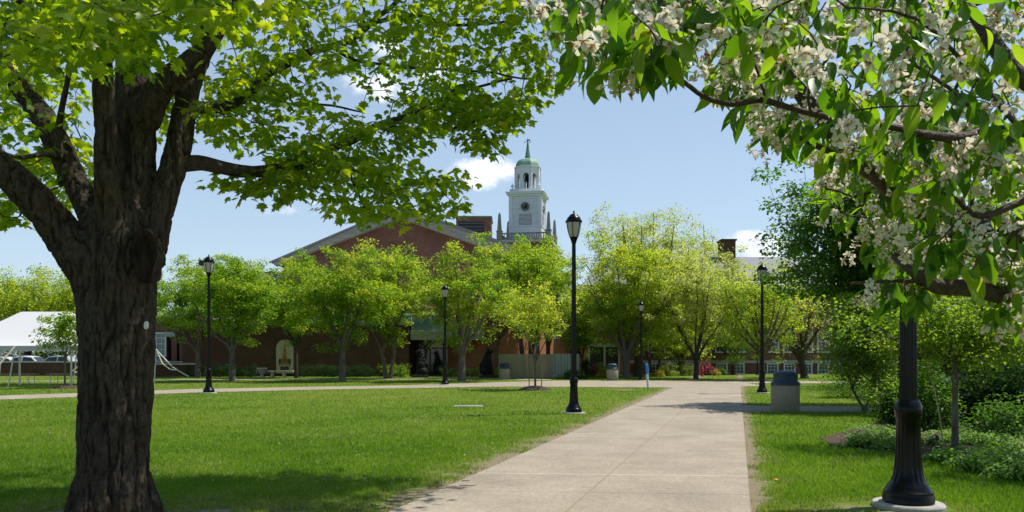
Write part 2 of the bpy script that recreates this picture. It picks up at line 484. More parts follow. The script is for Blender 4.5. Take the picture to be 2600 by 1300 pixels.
M['lf_yew'] = mat_leaf('lf_yew', [(0.009, 0.026, 0.006), (0.016, 0.042, 0.007), (0.032, 0.07, 0.009)], [(0.015, 0.055, 0.005), (0.03, 0.095, 0.006), (0.06, 0.15, 0.008)], 0.25, 0.7, 0.06)
lf('lf_chestnut', (0.025, 0.070, 0.012), (0.048, 0.115, 0.016), (0.09, 0.18, 0.022), (0.07, 0.22, 0.008), (0.15, 0.36, 0.012), (0.28, 0.50, 0.02), 0.45)
lf('lf_bronze', (0.14, 0.125, 0.035), (0.22, 0.20, 0.055), (0.28, 0.27, 0.07), (0.26, 0.25, 0.05), (0.38, 0.38, 0.08), (0.48, 0.5, 0.1), .5)
lf('lf_garden', (0.04, 0.10, 0.012), (0.085, 0.17, 0.014), (0.16, 0.25, 0.02), (0.14, 0.32, 0.010), (0.28, 0.50, 0.014), (0.46, 0.62, 0.03), .5)
lf('lf_yellow', (0.25, 0.22, 0.015), (0.42, 0.34, 0.02), (0.55, 0.42, 0.03), (0.3, 0.28, 0.02), (0.45, 0.38, 0.03), (0.55, 0.45, 0.03), 0.3)
lf('lf_red', (0.30, 0.035, 0.07), (0.45, 0.06, 0.12), (0.55, 0.15, 0.22), (0.35, 0.04, 0.08), (0.5, 0.08, 0.14), (0.55, 0.16, 0.22), 0.35)
lf('lf_cover', (0.06, 0.15, 0.02), (0.13, 0.25, 0.04), (0.24, 0.36, 0.09), (0.16, 0.36, 0.02), (0.28, 0.5, 0.05), (0.42, 0.6, 0.1), 0.42)
M['blade'] = mat_leaf('grass_blade', [(0.06, 0.135, 0.008), (0.125, 0.22, 0.014), (0.215, 0.275, 0.03), (0.40, 0.33, 0.16)],
                      [(0.15, 0.32, 0.006), (0.28, 0.50, 0.010), (0.43, 0.55, 0.03), (0.42, 0.35, 0.15)], 0.44, 0.5, 0.3)

# ------------------------------------------------------------------ ground, paths
def xl(y): return -1.145 + 0.2945 * (y - 7.63)      # left edge of the main path
def xr(y): return 2.30 + 0.2870 * (y - 7.59)        # right edge
def edge_l(y): return 39.0 if False else y
# lawn shading: worn, straw-coloured strips along the path edges, broad dry patches
m, t, p = new_mat('lawn_ground')
tcn = N(t, 'ShaderNodeTexCoord')
sx = N(t, 'ShaderNodeSeparateXYZ'); t.links.new(tcn.outputs['Object'], sx.inputs[0])
n1 = N(t, 'ShaderNodeTexNoise', i_Scale=0.35, i_Detail=6.0, i_Roughness=0.6); t.links.new(tcn.outputs['Object'], n1.inputs['Vector'])
n2 = N(t, 'ShaderNodeTexNoise', i_Scale=7.0, i_Detail=8.0, i_Roughness=0.75); t.links.new(tcn.outputs['Object'], n2.inputs['Vector'])
n3 = N(t, 'ShaderNodeTexNoise', i_Scale=60.0, i_Detail=3.0, i_Roughness=0.7); t.links.new(tcn.outputs['Object'], n3.inputs['Vector'])
sm = math_(t, 'ADD', math_(t, 'MULTIPLY', n1.outputs[0], 0.55), math_(t, 'ADD', math_(t, 'MULTIPLY', n2.outputs[0], 0.3), math_(t, 'MULTIPLY', n3.outputs[0], 0.3)))
rp = N(t, 'ShaderNodeValToRGB')
e = rp.color_ramp.elements
e[0].position, e[0].color = 0.40, (0.06, 0.115, 0.010, 1)
e[1].position, e[1].color = 0.74, (0.20, 0.21, 0.05, 1)
k = e.new(0.56); k.color = (0.11, 0.17, 0.02, 1)
t.links.new(sm, rp.inputs[0])
dl = math_(t, 'ABSOLUTE', math_(t, 'SUBTRACT', sx.outputs[0], math_(t, 'MULTIPLY_ADD', sx.outputs[1], 0.2945, -1.145 - 0.2945 * 7.63)))
dr = math_(t, 'ABSOLUTE', math_(t, 'SUBTRACT', sx.outputs[0], math_(t, 'MULTIPLY_ADD', sx.outputs[1], 0.287, 2.30 - 0.287 * 7.59)))
edge = math_(t, 'MINIMUM', dl, math_(t, 'MULTIPLY', dr, 1.9))
wear = math_(t, 'SUBTRACT', 1.0, math_(t, 'MULTIPLY', edge, 1.25))
wear = math_(t, 'ADD', wear, math_(t, 'MULTIPLY', math_(t, 'SUBTRACT', n2.outputs[0], 0.5), 2.2))
tw = math_(t, 'ADD', math_(t, 'POWER', math_(t, 'SUBTRACT', sx.outputs[0], -3.2), 2), math_(t, 'POWER', math_(t, 'MULTIPLY', math_(t, 'SUBTRACT', sx.outputs[1], 6.7), 1.6), 2))
tw = math_(t, 'SUBTRACT', 1.15, math_(t, 'MULTIPLY', tw, 0.16))
tw2 = math_(t, 'ADD', math_(t, 'POWER', math_(t, 'SUBTRACT', sx.outputs[0], 3.25), 2), math_(t, 'POWER', math_(t, 'MULTIPLY', math_(t, 'SUBTRACT', sx.outputs[1], 7.6), 1.6), 2))
tw = math_(t, 'MAXIMUM', tw, math_(t, 'SUBTRACT', 0.62, math_(t, 'MULTIPLY', tw2, 0.5)))
wear = math_(t, 'MAXIMUM', wear, math_(t, 'ADD', tw, math_(t, 'MULTIPLY', math_(t, 'SUBTRACT', n2.outputs[0], 0.5), 1.5)))
wr = N(t, 'ShaderNodeMapRange', interpolation_type='SMOOTHSTEP', i_1=0.35, i_2=0.85); t.links.new(wear, wr.inputs[0])
soil = N(t, 'ShaderNodeValToRGB')
soil.color_ramp.elements[0].position, soil.color_ramp.elements[0].color = 0.35, (0.15, 0.11, 0.075, 1)
soil.color_ramp.elements[1].position, soil.color_ramp.elements[1].color = 0.65, (0.34, 0.28, 0.19, 1)
t.links.new(n3.outputs[0], soil.inputs[0])
mx = N(t, 'ShaderNodeMixRGB'); t.links.new(wr.outputs[0], mx.inputs[0]); t.links.new(rp.outputs[0], mx.inputs[1]); t.links.new(soil.outputs[0], mx.inputs[2])
t.links.new(mx.outputs[0], p.inputs['Base Color']); p.inputs['Roughness'].default_value = 0.95; set_spec(p, 0.1)
bu = N(t, 'ShaderNodeBump', i_Strength=0.7, i_Distance=0.03)
t.links.new(math_(t, 'ADD', n3.outputs[0], n2.outputs[0]), bu.inputs['Height']); t.links.new(bu.outputs[0], p.inputs['Normal'])
M['lawn'] = m
g = MB(); g.add([(-900, -60, 0), (900, -60, 0), (900, 1500, 0), (-900, 1500, 0)], [(0, 1, 2, 3)])
tag(g.build('ground', M['lawn']), kind='structure')

# concrete walk: speckled aggregate with tooled joints (world coordinates)
def mat_walk(name, joints, centre):
    m, t, p = new_mat(name)
    tc = N(t, 'ShaderNodeTexCoord')
    s = N(t, 'ShaderNodeSeparateXYZ'); t.links.new(tc.outputs['Object'], s.inputs[0])
    a = N(t, 'ShaderNodeTexNoise', i_Scale=95.0, i_Detail=3.0, i_Roughness=0.8); t.links.new(tc.outputs['Object'], a.inputs['Vector'])
    b = N(t, 'ShaderNodeTexNoise', i_Scale=0.9, i_Detail=7.0, i_Roughness=0.65); t.links.new(tc.outputs['Object'], b.inputs['Vector'])
    c = N(t, 'ShaderNodeTexNoise', i_Scale=22.0, i_Detail=5.0, i_Roughness=0.8); t.links.new(tc.outputs['Object'], c.inputs['Vector'])
    v = math_(t, 'ADD', math_(t, 'MULTIPLY', a.outputs[0], 0.50), math_(t, 'ADD', math_(t, 'MULTIPLY', b.outputs[0], 0.22), math_(t, 'MULTIPLY', c.outputs[0], 0.25)))
    rp = N(t, 'ShaderNodeValToRGB')
    e = rp.color_ramp.elements
    e[0].position, e[0].color = 0.385, (0.175, 0.143, 0.107, 1)
    e[1].position, e[1].color = 0.60, (0.46, 0.40, 0.312, 1)
    k = e.new(0.5); k.color = (0.325, 0.279, 0.214, 1)
    t.links.new(v, rp.inputs[0])
    col = rp.outputs[0]
    if joints:
        tt = math_(t, 'MULTIPLY_ADD', s.outputs[0], 0.08, s.outputs[1])
        def line(q, pos, wid, colr, fac):
            nonlocal col
            dd = math_(t, 'ABSOLUTE', math_(t, 'SUBTRACT', q, pos))
            mm = math_(t, 'MULTIPLY', math_(t, 'LESS_THAN', dd, wid), fac)
            x = N(t, 'ShaderNodeMixRGB'); x.inputs[2].default_value = colr + (1,)
            t.links.new(mm, x.inputs[0]); t.links.new(col, x.inputs[1]); col = x.outputs[0]
        for q in (5.0, 10.0, 15.27, 19.9, 24.9, 30.0, 35.0):
            line(tt, q, 0.025, (0.55, 0.50, 0.42), 0.55)
            line(tt, q - 0.03, 0.012, (0.16, 0.13, 0.10), 0.4)
        for q in (8.66, 12.6, 17.5, 22.5, 27.5, 32.5):
            line(tt, q, 0.010, (0.10, 0.085, 0.065), 0.55)
        wob = math_(t, 'MULTIPLY_ADD', c.outputs[0], 0.03, -0.015)
        cc = math_(t, 'ADD', wob, math_(t, 'SUBTRACT', s.outputs[0], math_(t, 'MULTIPLY_ADD', s.outputs[1], 0.2945, 0.62 - 0.2945 * 7.88)))
        line(cc, 0.0, 0.012, (0.24, 0.165, 0.09), 0.6)
    t.links.new(col, p.inputs['Base Color']); p.inputs['Roughness'].default_value = 0.9; set_spec(p, 0.2)
    bu = N(t, 'ShaderNodeBump', i_Strength=0.35, i_Distance=0.008)
    t.links.new(a.outputs[0], bu.inputs['Height']); t.links.new(bu.outputs[0], p.inputs['Normal'])
    return m
M['walk'] = mat_walk('exposed_aggregate_walk', True, True)
M['walk2'] = mat_walk('pale_concrete_walk', False, False)
PATH = [(xl(y), y) for y in (3, 10, 20, 30, 37.3)] + [(8.6, 38.6), (10.4, 44.0), (13.4, 44.0), (12.2, 41.4)] + [(xr(y), y) for y in (40.5, 30, 24.3, 21.0, 14, 3)]
b = MB(); b.slab(PATH, 0.004, 0.016); tag(b.build('path', M['walk']), kind='structure')
CROSS_LO = [(-30, 20.5), (-22, 24.4), (-17.6, 27.2), (-13.1, 32.4), (-9.2, 35.1), (-5.5, 36.9), (0, 38.9), (4.2, 38.4), (7.75, 37.6), (9.6, 37.8)]
CROSS_HI = [(12.9, 40.0), (12.9, 43.6), (24, 44.0), (40, 44.6), (40, 46.3), (22, 47.2), (10, 48.2), (3, 48.6), (0, 46.4), (-3, 43.2), (-6, 40.4), (-10, 38.6), (-14.5, 36.0), (-19.3, 30.0), (-24, 26.6), (-31, 22.6)]
CROSS = CROSS_LO + CROSS_HI
b = MB(); b.slab(CROSS, 0.004, 0.012); tag(b.build('cross_path', M['walk2']), kind='structure')
SIDE = [(xr(21.2) - 0.02, 21.2), (9.5, 21.25), (13.5, 20.6), (19, 19.2), (19.6, 21.4), (13.8, 22.9), (9.5, 23.6), (xr(23.8) - 0.02, 23.8)]
b = MB(); b.slab(SIDE, 0.003, 0.012); tag(b.build('side_path', M['walk2']), kind='structure')
BACK = [(-22, 50.2), (-2, 51.2), (2.5, 49.3), (2.5, 51.8), (-2, 52.6), (-22, 51.6)]
b = MB(); b.slab(BACK, 0.003, 0.010); tag(b.build('rear_path', M['walk2']), kind='structure')
b = MB(); b.slab([(-70, 63.5), (-24.2, 63.5), (-24.2, 82), (-70, 82)], 0.003, 0.010); tag(b.build('parking_lot', M['asphalt']), kind='structure')
b = MB(); b.slab([(-38, 46.5), (-20, 47.5), (-20, 49.0), (-38, 48.2)], 0.003, 0.010); tag(b.build('garden_path', M['walk2']), kind='structure')
# planting bed to the right
BED = [(5.35, 13.1), (5.6, 12.5), (6.3, 11.9), (7.6, 11.2), (8.8, 10.2), (10.5, 9.0), (16, 8.6), (20, 18.2), (13.0, 19.4), (9.4, 19.2), (7.2, 16.4), (5.6, 14.3)]
b = MB(); b.slab(BED, 0.003, 0.02); tag(b.build('mulch_bed', M['mulch']), kind='structure')

def inside(poly, x, y):
    x = np.asarray(x); y = np.asarray(y)
    r = np.zeros(x.shape, bool)
    n = len(poly); j = n - 1
    for i in range(n):
        xi, yi = poly[i]; xj, yj = poly[j]
        c = ((yi > y) != (yj > y)) & (x < (xj - xi) * (y - yi) / (yj - yi + 1e-12) + xi)
        r ^= c
        j = i
    return r
def vnoise(x, y, s, seed=0):
    """cheap smooth value noise on numpy arrays."""
    x = x * s + seed * 17.3; y = y * s - seed * 9.1
    xi, yi = np.floor(x).astype(np.int64), np.floor(y).astype(np.int64)
    fx, fy = x - xi, y - yi
    fx, fy = fx * fx * (3 - 2 * fx), fy * fy * (3 - 2 * fy)
    def h(a, b):
        q = np.sin(a * 127.1 + b * 311.7 + seed * 7.7) * 43758.5453
        return q - np.floor(q)
    return (h(xi, yi) * (1 - fx) + h(xi + 1, yi) * fx) * (1 - fy) + (h(xi, yi + 1) * (1 - fx) + h(xi + 1, yi + 1) * fx) * fy

# grass blades: denser near the camera, all real geometry
def grass(n):
    inv0, inv1 = 1 / 5.2, 1 / 60.0
    d = 1 / (inv1 + (inv0 - inv1) * RNG.random(n) ** 0.92)
    x = (RNG.random(n) - 0.5) * 2 * (d * 0.76 + 1.0)
    ok = ~(inside(PATH, x, d) | inside(CROSS, x, d) | inside(SIDE, x, d) | inside(BACK, x, d) | inside(BED, x, d))
    edge = np.minimum(np.abs(x - (-1.145 + 0.2945 * (d - 7.63))), 1.9 * np.abs(x - (2.30 + 0.287 * (d - 7.59))))
    nz = vnoise(x, d, 2.2, 1) * 0.6 + vnoise(x, d, 7, 2) * 0.4
    wear = 1 - edge * 1.25 + (nz - 0.5) * 2.0
    tw = 1.15 - 0.16 * ((x + 3.2) ** 2 + ((d - 6.7) * 1.6) ** 2) + (nz - 0.5) * 1.4
    wear = np.maximum(wear, tw)
    wear = np.maximum(wear, 0.62 - 0.5 * ((x - 3.25) ** 2 + ((d - 7.6) * 1.6) ** 2) + (nz - 0.5) * 1.6)
    ok &= RNG.random(n) > np.clip((wear - 0.15) * 1.5, 0, 0.97)
    ok &= (x - GX(290, 7.4)) ** 2 + (d - 7.4) ** 2 > 0.42 ** 2
    for (px, dd, r) in LAMP_SPOTS: ok &= (x - GX(px, dd)) ** 2 + (d - dd) ** 2 > r ** 2
    ok &= ~((np.abs(x + 1.30) < 0.47) & (np.abs(d - 23.5) < 0.36))
    ok &= (x - GX(1358, 35.3)) ** 2 + (d - 35.3) ** 2 > 0.9 ** 2
    x, d, wear = x[ok], d[ok], wear[ok]
    n = len(x)
    lod = np.maximum(1, d / 9.0)
    h = (0.020 + 0.026 * RNG.random(n)) * (0.75 + 0.6 * vnoise(x, d, 1.3, 3)) * np.minimum(lod, 1.25)
    wd = 0.0040 * lod * (0.7 + 0.7 * RNG.random(n))
    a = RNG.random(n) * 6.283
    la = RNG.random(n) * 6.283; le = h * (0.15 + 0.75 * RNG.random(n))
    base = np.stack([x, d, np.full(n, 0.001)], 1)
    s = np.stack([np.cos(a) * wd, np.sin(a) * wd, np.zeros(n)], 1)
    tip = base + np.stack([np.cos(la) * le, np.sin(la) * le, h], 1)
    V3 = np.stack([base - s, base + s, tip], 1).reshape(-1, 3)
    Fq = np.arange(n * 3).reshape(n, 3)
    big = vnoise(x, d, 0.22, 5) * 0.5 + vnoise(x, d, 0.6, 6) * 0.3 + vnoise(x, d, 2.0, 7) * 0.2
    big = np.clip(0.5 + (big - 0.5) * 2.3, 0, 1)
    far = np.clip((d - 15) / 12, 0, 1) * 0.17 - 0.06
    tint = np.clip(0.0 + 0.50 * big + 0.24 * (RNG.random(n) - 0.3) + far, 0, 0.70)
    spot = np.clip((vnoise(x, d, 0.55, 11) * 0.7 + vnoise(x, d, 2.3, 12) * 0.3 - 0.66) * 4, 0, 1)
    dry = RNG.random(n) < np.clip(0.02 + 0.22 * spot + 0.30 * (wear > 0.0) + 0.12 * np.clip((big - 0.55) * 3, 0, 1) * (0.3 + 2.5 * np.maximum(far, 0)), 0, 1)
    tint = np.where(dry, 0.75 + 0.25 * RNG.random(n), tint)
    o = link_mesh('grass', raw_mesh('grass', V3, Fq, False, np.repeat(tint, 3)), M['blade'])
    tag(o, 'short mown green lawn with drier blades along the path edges', 'grass', kind='stuff')
LAMP_SPOTS = [(1457, 20.7, .36), (530, 32.0, .36), (1130, 41.5, .36), (1628, 48.5, .36), (1935, 32.0, .36), (2306, 7.85, .42)]
grass(900000)

# ------------------------------------------------------------------ trees
def skeleton():
    return {'p': [], 'par': [], 'r': [], 'chains': []}
def sk_chain(sk, pts, radii, parent=-1):
    idx = [] if parent < 0 else [parent]
    last = parent
    for p, r in zip(pts, radii):
        sk['p'].append(np.array(p, float)); sk['par'].append(last); sk['r'].append(r)
        last = len(sk['p']) - 1
        idx.append(last)
    sk['chains'].append(idx)
    return idx
def sk_grow(sk, targets, tip=0.004, wob=0.06, origin=None, maxstep=0.35, sag=0.0, bias=0.0, skip=0):
    """join every target to the nearest point of the growing skeleton."""
    T = np.asarray(targets, float)
    P0 = np.array(sk['p'][skip:])
    dist = np.array([np.min(np.linalg.norm(P0 - q, axis=1)) for q in T])
    cap = len(T) * 12 + len(sk['p'])
    A = np.zeros((cap, 3)); n = len(sk['p']); A[:n] = np.array(sk['p'])
    W = np.zeros(cap)
    org = np.array(origin if origin is not None else sk['p'][0], float)
    DO = np.zeros(cap); DO[:n] = np.linalg.norm(A[:n] - org, axis=1)
    for i in np.argsort(dist):
        q = T[i]
        d = np.linalg.norm(A[:n] - q, axis=1)
        c = d + bias * DO[:n]
        c[:skip] += 1e3
        # forbid joining points that lie farther out than the target
        c = c + 0.6 * np.maximum(0, DO[:n] - np.linalg.norm(q - org))
        j = int(np.argmin(c))
        L = d[j]
        m = max(1, min(8, int(math.ceil(L / maxstep))))
        a = A[j].copy()
        idx = [j]
        off = RNG.normal(size=3) * wob * L
        for s in range(1, m + 1):
            f = s / m
            pnt = a * (1 - f) + q * f + off * math.sin(math.pi * f) + np.array([0, 0, sag * L * math.sin(math.pi * f)])
            sk['p'].append(pnt); sk['par'].append(idx[-1]); sk['r'].append(0.0)
            A[n] = pnt; DO[n] = np.linalg.norm(pnt - org)
            idx.append(n); n += 1
        sk['chains'].append(idx)
    # pipe model
    rr = np.array(sk['r'] + [0.0])
    acc = np.zeros(n)
    E = 2.4
    kids = np.zeros(n, int)
    for i in range(n): 
        if sk['par'][i] >= 0: kids[sk['par'][i]] += 1
    for i in range(n - 1, -1, -1):
        if kids[i] == 0: acc[i] = max(acc[i], tip ** E)
        if rr[i] == 0: sk['r'][i] = acc[i] ** (1 / E)
        if sk['par'][i] >= 0: acc[sk['par'][i]] += acc[i]
def sk_mesh(sk, mb, chains=None, sides=5, rmin=0.0, cap_parent=True):
    for ch in (sk['chains'] if chains is None else chains):
        pts = [sk['p'][i] for i in ch]
        rad = [sk['r'][i] for i in ch]
        if len(pts) < 2: continue
        if cap_parent and rad[0] > rad[1] * 1.15: rad[0] = rad[1] * 1.15
        if max(rad) < rmin: continue
        mb.tube(pts, rad, sides, True, False)
    return mb

QUAD_V = [(0, 0, 0), (0.36, 0.45, 0.10), (0, 1, -0.06), (-0.36, 0.45, 0.10)]
QUAD_F = [(0, 1, 2, 3)]
def clump_leaves(T, per, rad, flat, size, drop, ctint, jit=0.25):
    """T targets -> leaf arrays: centre, tip dir, normal, size, tint."""
    n = len(T) * per
    C = np.repeat(np.asarray(T, float), per, axis=0)
    off = RNG.normal(size=(n, 3)); off = unit(off) * (RNG.random((n, 1)) ** 0.5)
    rr = np.repeat(rad, per)[:, None] if hasattr(rad, '__len__') else rad
    off = off * rr * np.array([1, 1, flat])
    h = unit(off + RNG.normal(size=(n, 3)) * 0.05)
    T3 = h * np.array([1, 1, 0.4]) + RNG.normal(size=(n, 3)) * 0.45 + np.array([0, 0, -drop])
    Nn = np.array([0, 0, 1.0]) + RNG.normal(size=(n, 3)) * 0.42 + h * 0.35
    S = size * (0.6 + 0.8 * RNG.random(n))
    tint = np.clip(np.repeat(ctint, per) + (RNG.random(n) - 0.5) * jit, 0, 1)
    return C + off, T3, Nn, S, tint

def mid_tree(name, label, cat, px, d, top, bot, half, mat, bark, base_r=0.2, nt=150, per=90, leaf=0.13, fork=None, stems=1,
             group=None, limbs=6, rad=0.55, flat=0.55, shape=1.0, cpx=None, open_=0.0, tintb=0.5, depth=None, lean=0.0, grow=1.28):
    """a street tree: trunk, vase of limbs, twigs out to leaf clumps."""
    X = GX(px, d)
    H = ZH(top, d); Z0 = ZH(bot, d) - (0.45 if d > 40 else 0)
    Rw = half / F * d * grow
    H = H + 0.06 * (H - Z0)
    cx = GX(cpx if cpx is not None else px, d) - X
    Rd = depth if depth else Rw
    root = empty(name, (X, d, 0), 0, label, cat, group)
    fk = fork if fork else max(1.2, (Z0 + .45) * 0.72)
    sk = skeleton()
    allstem = []
    for s in range(stems):
        a = s * 2.4 + 0.3
        o = 0.0 if stems == 1 else base_r * 0.9
        b0 = np.array([math.cos(a) * o, math.sin(a) * o * 0.6, 0.0])
        sp = 0 if stems == 1 else 0.28
        pts = [b0 + np.array([0, 0, -0.05]), b0 + np.array([0, 0, 0.12]), b0 + np.array([lean * 0.3 + math.cos(a) * sp * 0.4, math.sin(a) * sp * 0.3, fk * 0.5]),
               b0 + np.array([lean + math.cos(a) * sp, math.sin(a) * sp * 0.6, fk])]
        q = base_r / (1 if stems == 1 else 1.35)
        allstem.append(sk_chain(sk, pts, [q * 1.35, q * 1.05, q * 0.88, q * 0.85]))
    cz = (H + Z0) / 2
    for i in range(limbs):
        st = allstem[i % stems]
        a = i * 2.399 + RNG.random() * 0.5
        e = 0.32 + 0.6 * RNG.random()
        if i == 0: e = 0.12
        f = sk['p'][st[-1]]
        end = np.array([cx + math.cos(a) * Rw * e, math.sin(a) * Rd * e, Z0 + (H - Z0) * (0.93 - 0.45 * e)])
        mid = f * 0.45 + end * 0.55 + np.array([math.cos(a) * Rw * 0.10 - (end[0] - f[0]) * 0.1, 0, -(end[2] - f[2]) * 0.02]) + RNG.normal(size=3) * 0.1
        q1 = f * 0.8 + mid * 0.2 + np.array([0, 0, 0.08])
        r0 = base_r * (0.5 if stems == 1 else 0.45)
        pts = [q1, f * 0.45 + mid * 0.55 + RNG.normal(size=3) * 0.06, mid, mid * 0.5 + end * 0.5 + RNG.normal(size=3) * 0.08, end]
        sk_chain(sk, pts, [r0, r0 * 0.8, r0 * 0.6, r0 * 0.4, r0 * 0.2], st[-1])
    nmain = len(sk['chains'])
    # crown targets: lumpy ellipsoid, clumps mostly in its outer half
    T = []
    ph = RNG.random(6) * 6.28
    while len(T) < nt:
        v = unit(RNG.normal(size=3))
        u = RNG.random() ** 0.45
        lump = 0.86 + 0.15 * math.sin(3 * math.atan2(v[1], v[0]) + ph[0]) + 0.11 * math.sin(5 * math.atan2(v[1], v[0]) + 4 * v[2] + ph[1]) + 0.12 * math.sin(6 * v[2] + ph[2] + 2 * v[0])
        q = v * u * lump
        wz = 1.0
        if q[2] < 0: wz = 1 - 0.16 * (-q[2]) * shape
        pnt = np.array([cx + q[0] * Rw * wz, q[1] * Rd * wz, cz + q[2] * (H - Z0) / 2])
        if open_ and RNG.random() < open_ * (1 - u): continue
        T.append(pnt)
    T = np.array(T)
    sk_grow(sk, T, 0.006, 0.07, origin=(cx * 0.3, 0, fk * 0.6), maxstep=0.8, sag=-0.02, bias=0.25, skip=3 * stems)
    mb = MB(); sk_mesh(sk, mb, sk['chains'][:nmain], 9, cap_parent=False); sk_mesh(sk, mb, sk['chains'][nmain:], 4); mb.build('trunk', M[bark], root, fix=False)
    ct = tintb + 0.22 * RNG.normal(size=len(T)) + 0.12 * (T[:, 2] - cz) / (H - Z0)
    cr = rad * (0.6 + 0.8 * RNG.random(len(T)))
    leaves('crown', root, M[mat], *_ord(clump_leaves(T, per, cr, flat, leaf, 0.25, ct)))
    return root
def _ord(a):
    C, T3, Nn, S, tint = a
    return C, T3, Nn, S, QUAD_V, QUAD_F, tint

def bush(name, label, cat, X, Y, rx, ry, H, mat, n=2500, leaf=0.06, group=None, z0=0.0, drop=0.1, clumps=40, tintb=0.5, stem='twig', boxy=False):
    root = empty(name, (X, Y, 0), 0, label, cat, group)
    T = []
    while len(T) < clumps:
        v = RNG.random(3) * 2 - 1
        v[2] = abs(v[2])
        if not boxy and np.linalg.norm(v) > 1: continue
        if np.linalg.norm(v) < 0.45 and not boxy: continue
        T.append(v * np.array([rx, ry, H * 0.93 - z0]) + np.array([0, 0, z0 + 0.04]))
    T = np.array(T)
    mb = MB()
    for q in T[:min(len(T), 45)]:
        b0 = np.array([q[0] * (0.9 if boxy else 0.25), q[1] * 0.3, 0.0])
        mb.tube([b0, b0 * 0.4 + q * 0.6 + np.array([0, 0, 0.05 * H]), q], [0.012, 0.008, 0.004], 4, True, False)
    mb.build('stems', M[stem], root, fix=False)
    per = max(1, n // clumps)
    vol = (rx * ry * H) ** (1 / 3)
    cr = (0.36 if not boxy else 0.30) * vol * (0.7 + 0.6 * RNG.random(len(T))) if not boxy else np.full(len(T), min(ry, H) * 0.55)
    C, T3, Nn, S, ti = clump_leaves(T, per, cr, 0.8, leaf, drop, tintb + 0.2 * RNG.normal(size=len(T)))
    C[:, 2] = np.maximum(C[:, 2], 0.02)
    leaves('foliage', root, M[mat], C, T3, Nn, S, QUAD_V, QUAD_F, ti)
    return root

# ---- the big maple --------------------------------------------------------------
MX, MD = GX(290, 7.4), 7.4
maple = empty('maple_tree', (MX, MD, 0), 0, 'huge old maple tree with dark furrowed trunk and spreading limbs', 'tree')
def mp(px, py, d): return PX(px, py, d) - Vector((MX, MD, 0))
def px_r(r, d): return r / F * d
limb_spec = {
 'trunk': [(288, 1330, 7.4, 108), (288, 1302, 7.4, 97), (289, 1260, 7.4, 88), (291, 1154, 7.4, 84), (295, 1003, 7.4, 85), (298, 860, 7.4, 86), (298, 770, 7.4, 90), (292, 700, 7.4, 98), (300, 630, 7.4, 98), (305, 570, 7.4, 80)],
 'stem_left': [(288, 640, 7.3, 54), (276, 520, 7.18, 33), (272, 420, 7.1, 29), (266, 300, 7.05, 27), (256, 150, 7.0, 27), (262, 30, 6.9, 28), (262, -120, 6.8, 30), (240, -320, 6.7, 20)],
 'stem_main': [(318, 640, 7.45, 68), (332, 520, 7.5, 58), (340, 400, 7.5, 52), (342, 280, 7.5, 48), (338, 180, 7.5, 42), (330, 80, 7.4, 34), (345, -30, 7.2, 26), (380, -220, 7.0, 20)],
 'limb_left': [(262, 700, 7.35, 72), (200, 640, 7.25, 56), (120, 545, 7.1, 44), (50, 470, 6.95, 41), (-30, 395, 6.8, 38), (-150, 290, 6.5, 30), (-300, 180, 6.3, 20)],
 'limb_back': [(270, 610, 7.6, 46), (210, 500, 7.8, 32), (165, 405, 7.95, 30), (115, 310, 8.1, 29), (60, 235, 8.3, 27), (0, 150, 8.5, 24), (-90, 20, 8.8, 18)],
 'limb_right': [(368, 660, 7.4, 50), (402, 545, 7.45, 37), (425, 465, 7.5, 33), (450, 385, 7.55, 32), (466, 300, 7.6, 29), (480, 215, 7.7, 29), (512, 130, 7.8, 26), (545, 20, 8.0, 20), (590, -150, 8.4, 13)],
 'limb_cross': [(368, 310, 7.42, 36), (400, 235, 7.35, 32), (450, 185, 7.3, 30), (505, 140, 7.3, 27), (560, 60, 7.2, 20), (640, -80, 7.0, 12)],
}
mb = MB()
msk = skeleton()
main_pts = []
for nm, L in limb_spec.items():
    pts = [mp(a, b_, c) for a, b_, c, r in L]
    # smooth resample
    P_, R_ = [], []
    for i in range(len(L) - 1):
        for s in range(4):
            f = s / 4
            p0, p1, p2, p3 = (pts[max(i - 1, 0)], pts[i], pts[i + 1], pts[min(i + 2, len(pts) - 1)])
            q = 0.5 * ((2 * p1) + (p2 - p0) * f + (2 * p0 - 5 * p1 + 4 * p2 - p3) * f * f + (3 * p1 - p0 - 3 * p2 + p3) * f ** 3)
            P_.append(q); R_.append(px_r(L[i][3] * (1 - f) + L[i + 1][3] * f, L[i][2]))
    P_.append(pts[-1]); R_.append(px_r(L[-1][3], L[-1][2]))
    if nm == 'trunk':   # carry the root flare just under the turf
        P_[0].z = -0.1
    mb.tube(P_, R_, 20, True, True)
    mb.ball(P_[-1], R_[-1] * 0.98)
    mb.ball(P_[0], R_[0] * 0.9)
    sk_chain(msk, P_[::2], R_[::2])
# buttress roots and the burl around the old scar
for a, l in ((0.2, .43), (1.3, .40), (2.5, .44), (3.6, .40), (4.4, .44), (5.4, .44)):
    mb.tube([(0.24 * math.cos(a), 0.24 * math.sin(a), 0.45), (0.34 * math.cos(a), 0.34 * math.sin(a), 0.16), (l * math.cos(a), l * math.sin(a), -0.03)], [0.07, 0.065, 0.035], 10)
kc = mp(372, 648, 7.12)
mb.ball(mp(372, 648, 7.24), (0.14, 0.12, 0.26))
mb.ball(mp(388, 690, 7.3), (0.07, 0.10, 0.10))
me = remeshed('trunk', mb, 0.0175, 6)
nv = len(me.vertices)
V3 = np.zeros(nv * 3, np.float32); me.vertices.foreach_get('co', V3); V3 = V3.reshape(-1, 3)
NO = np.zeros(nv * 3, np.float32); me.vertices.foreach_get('normal', NO); NO = NO.reshape(-1, 3)
disp = np.zeros(nv); furrow = np.zeros(nv)
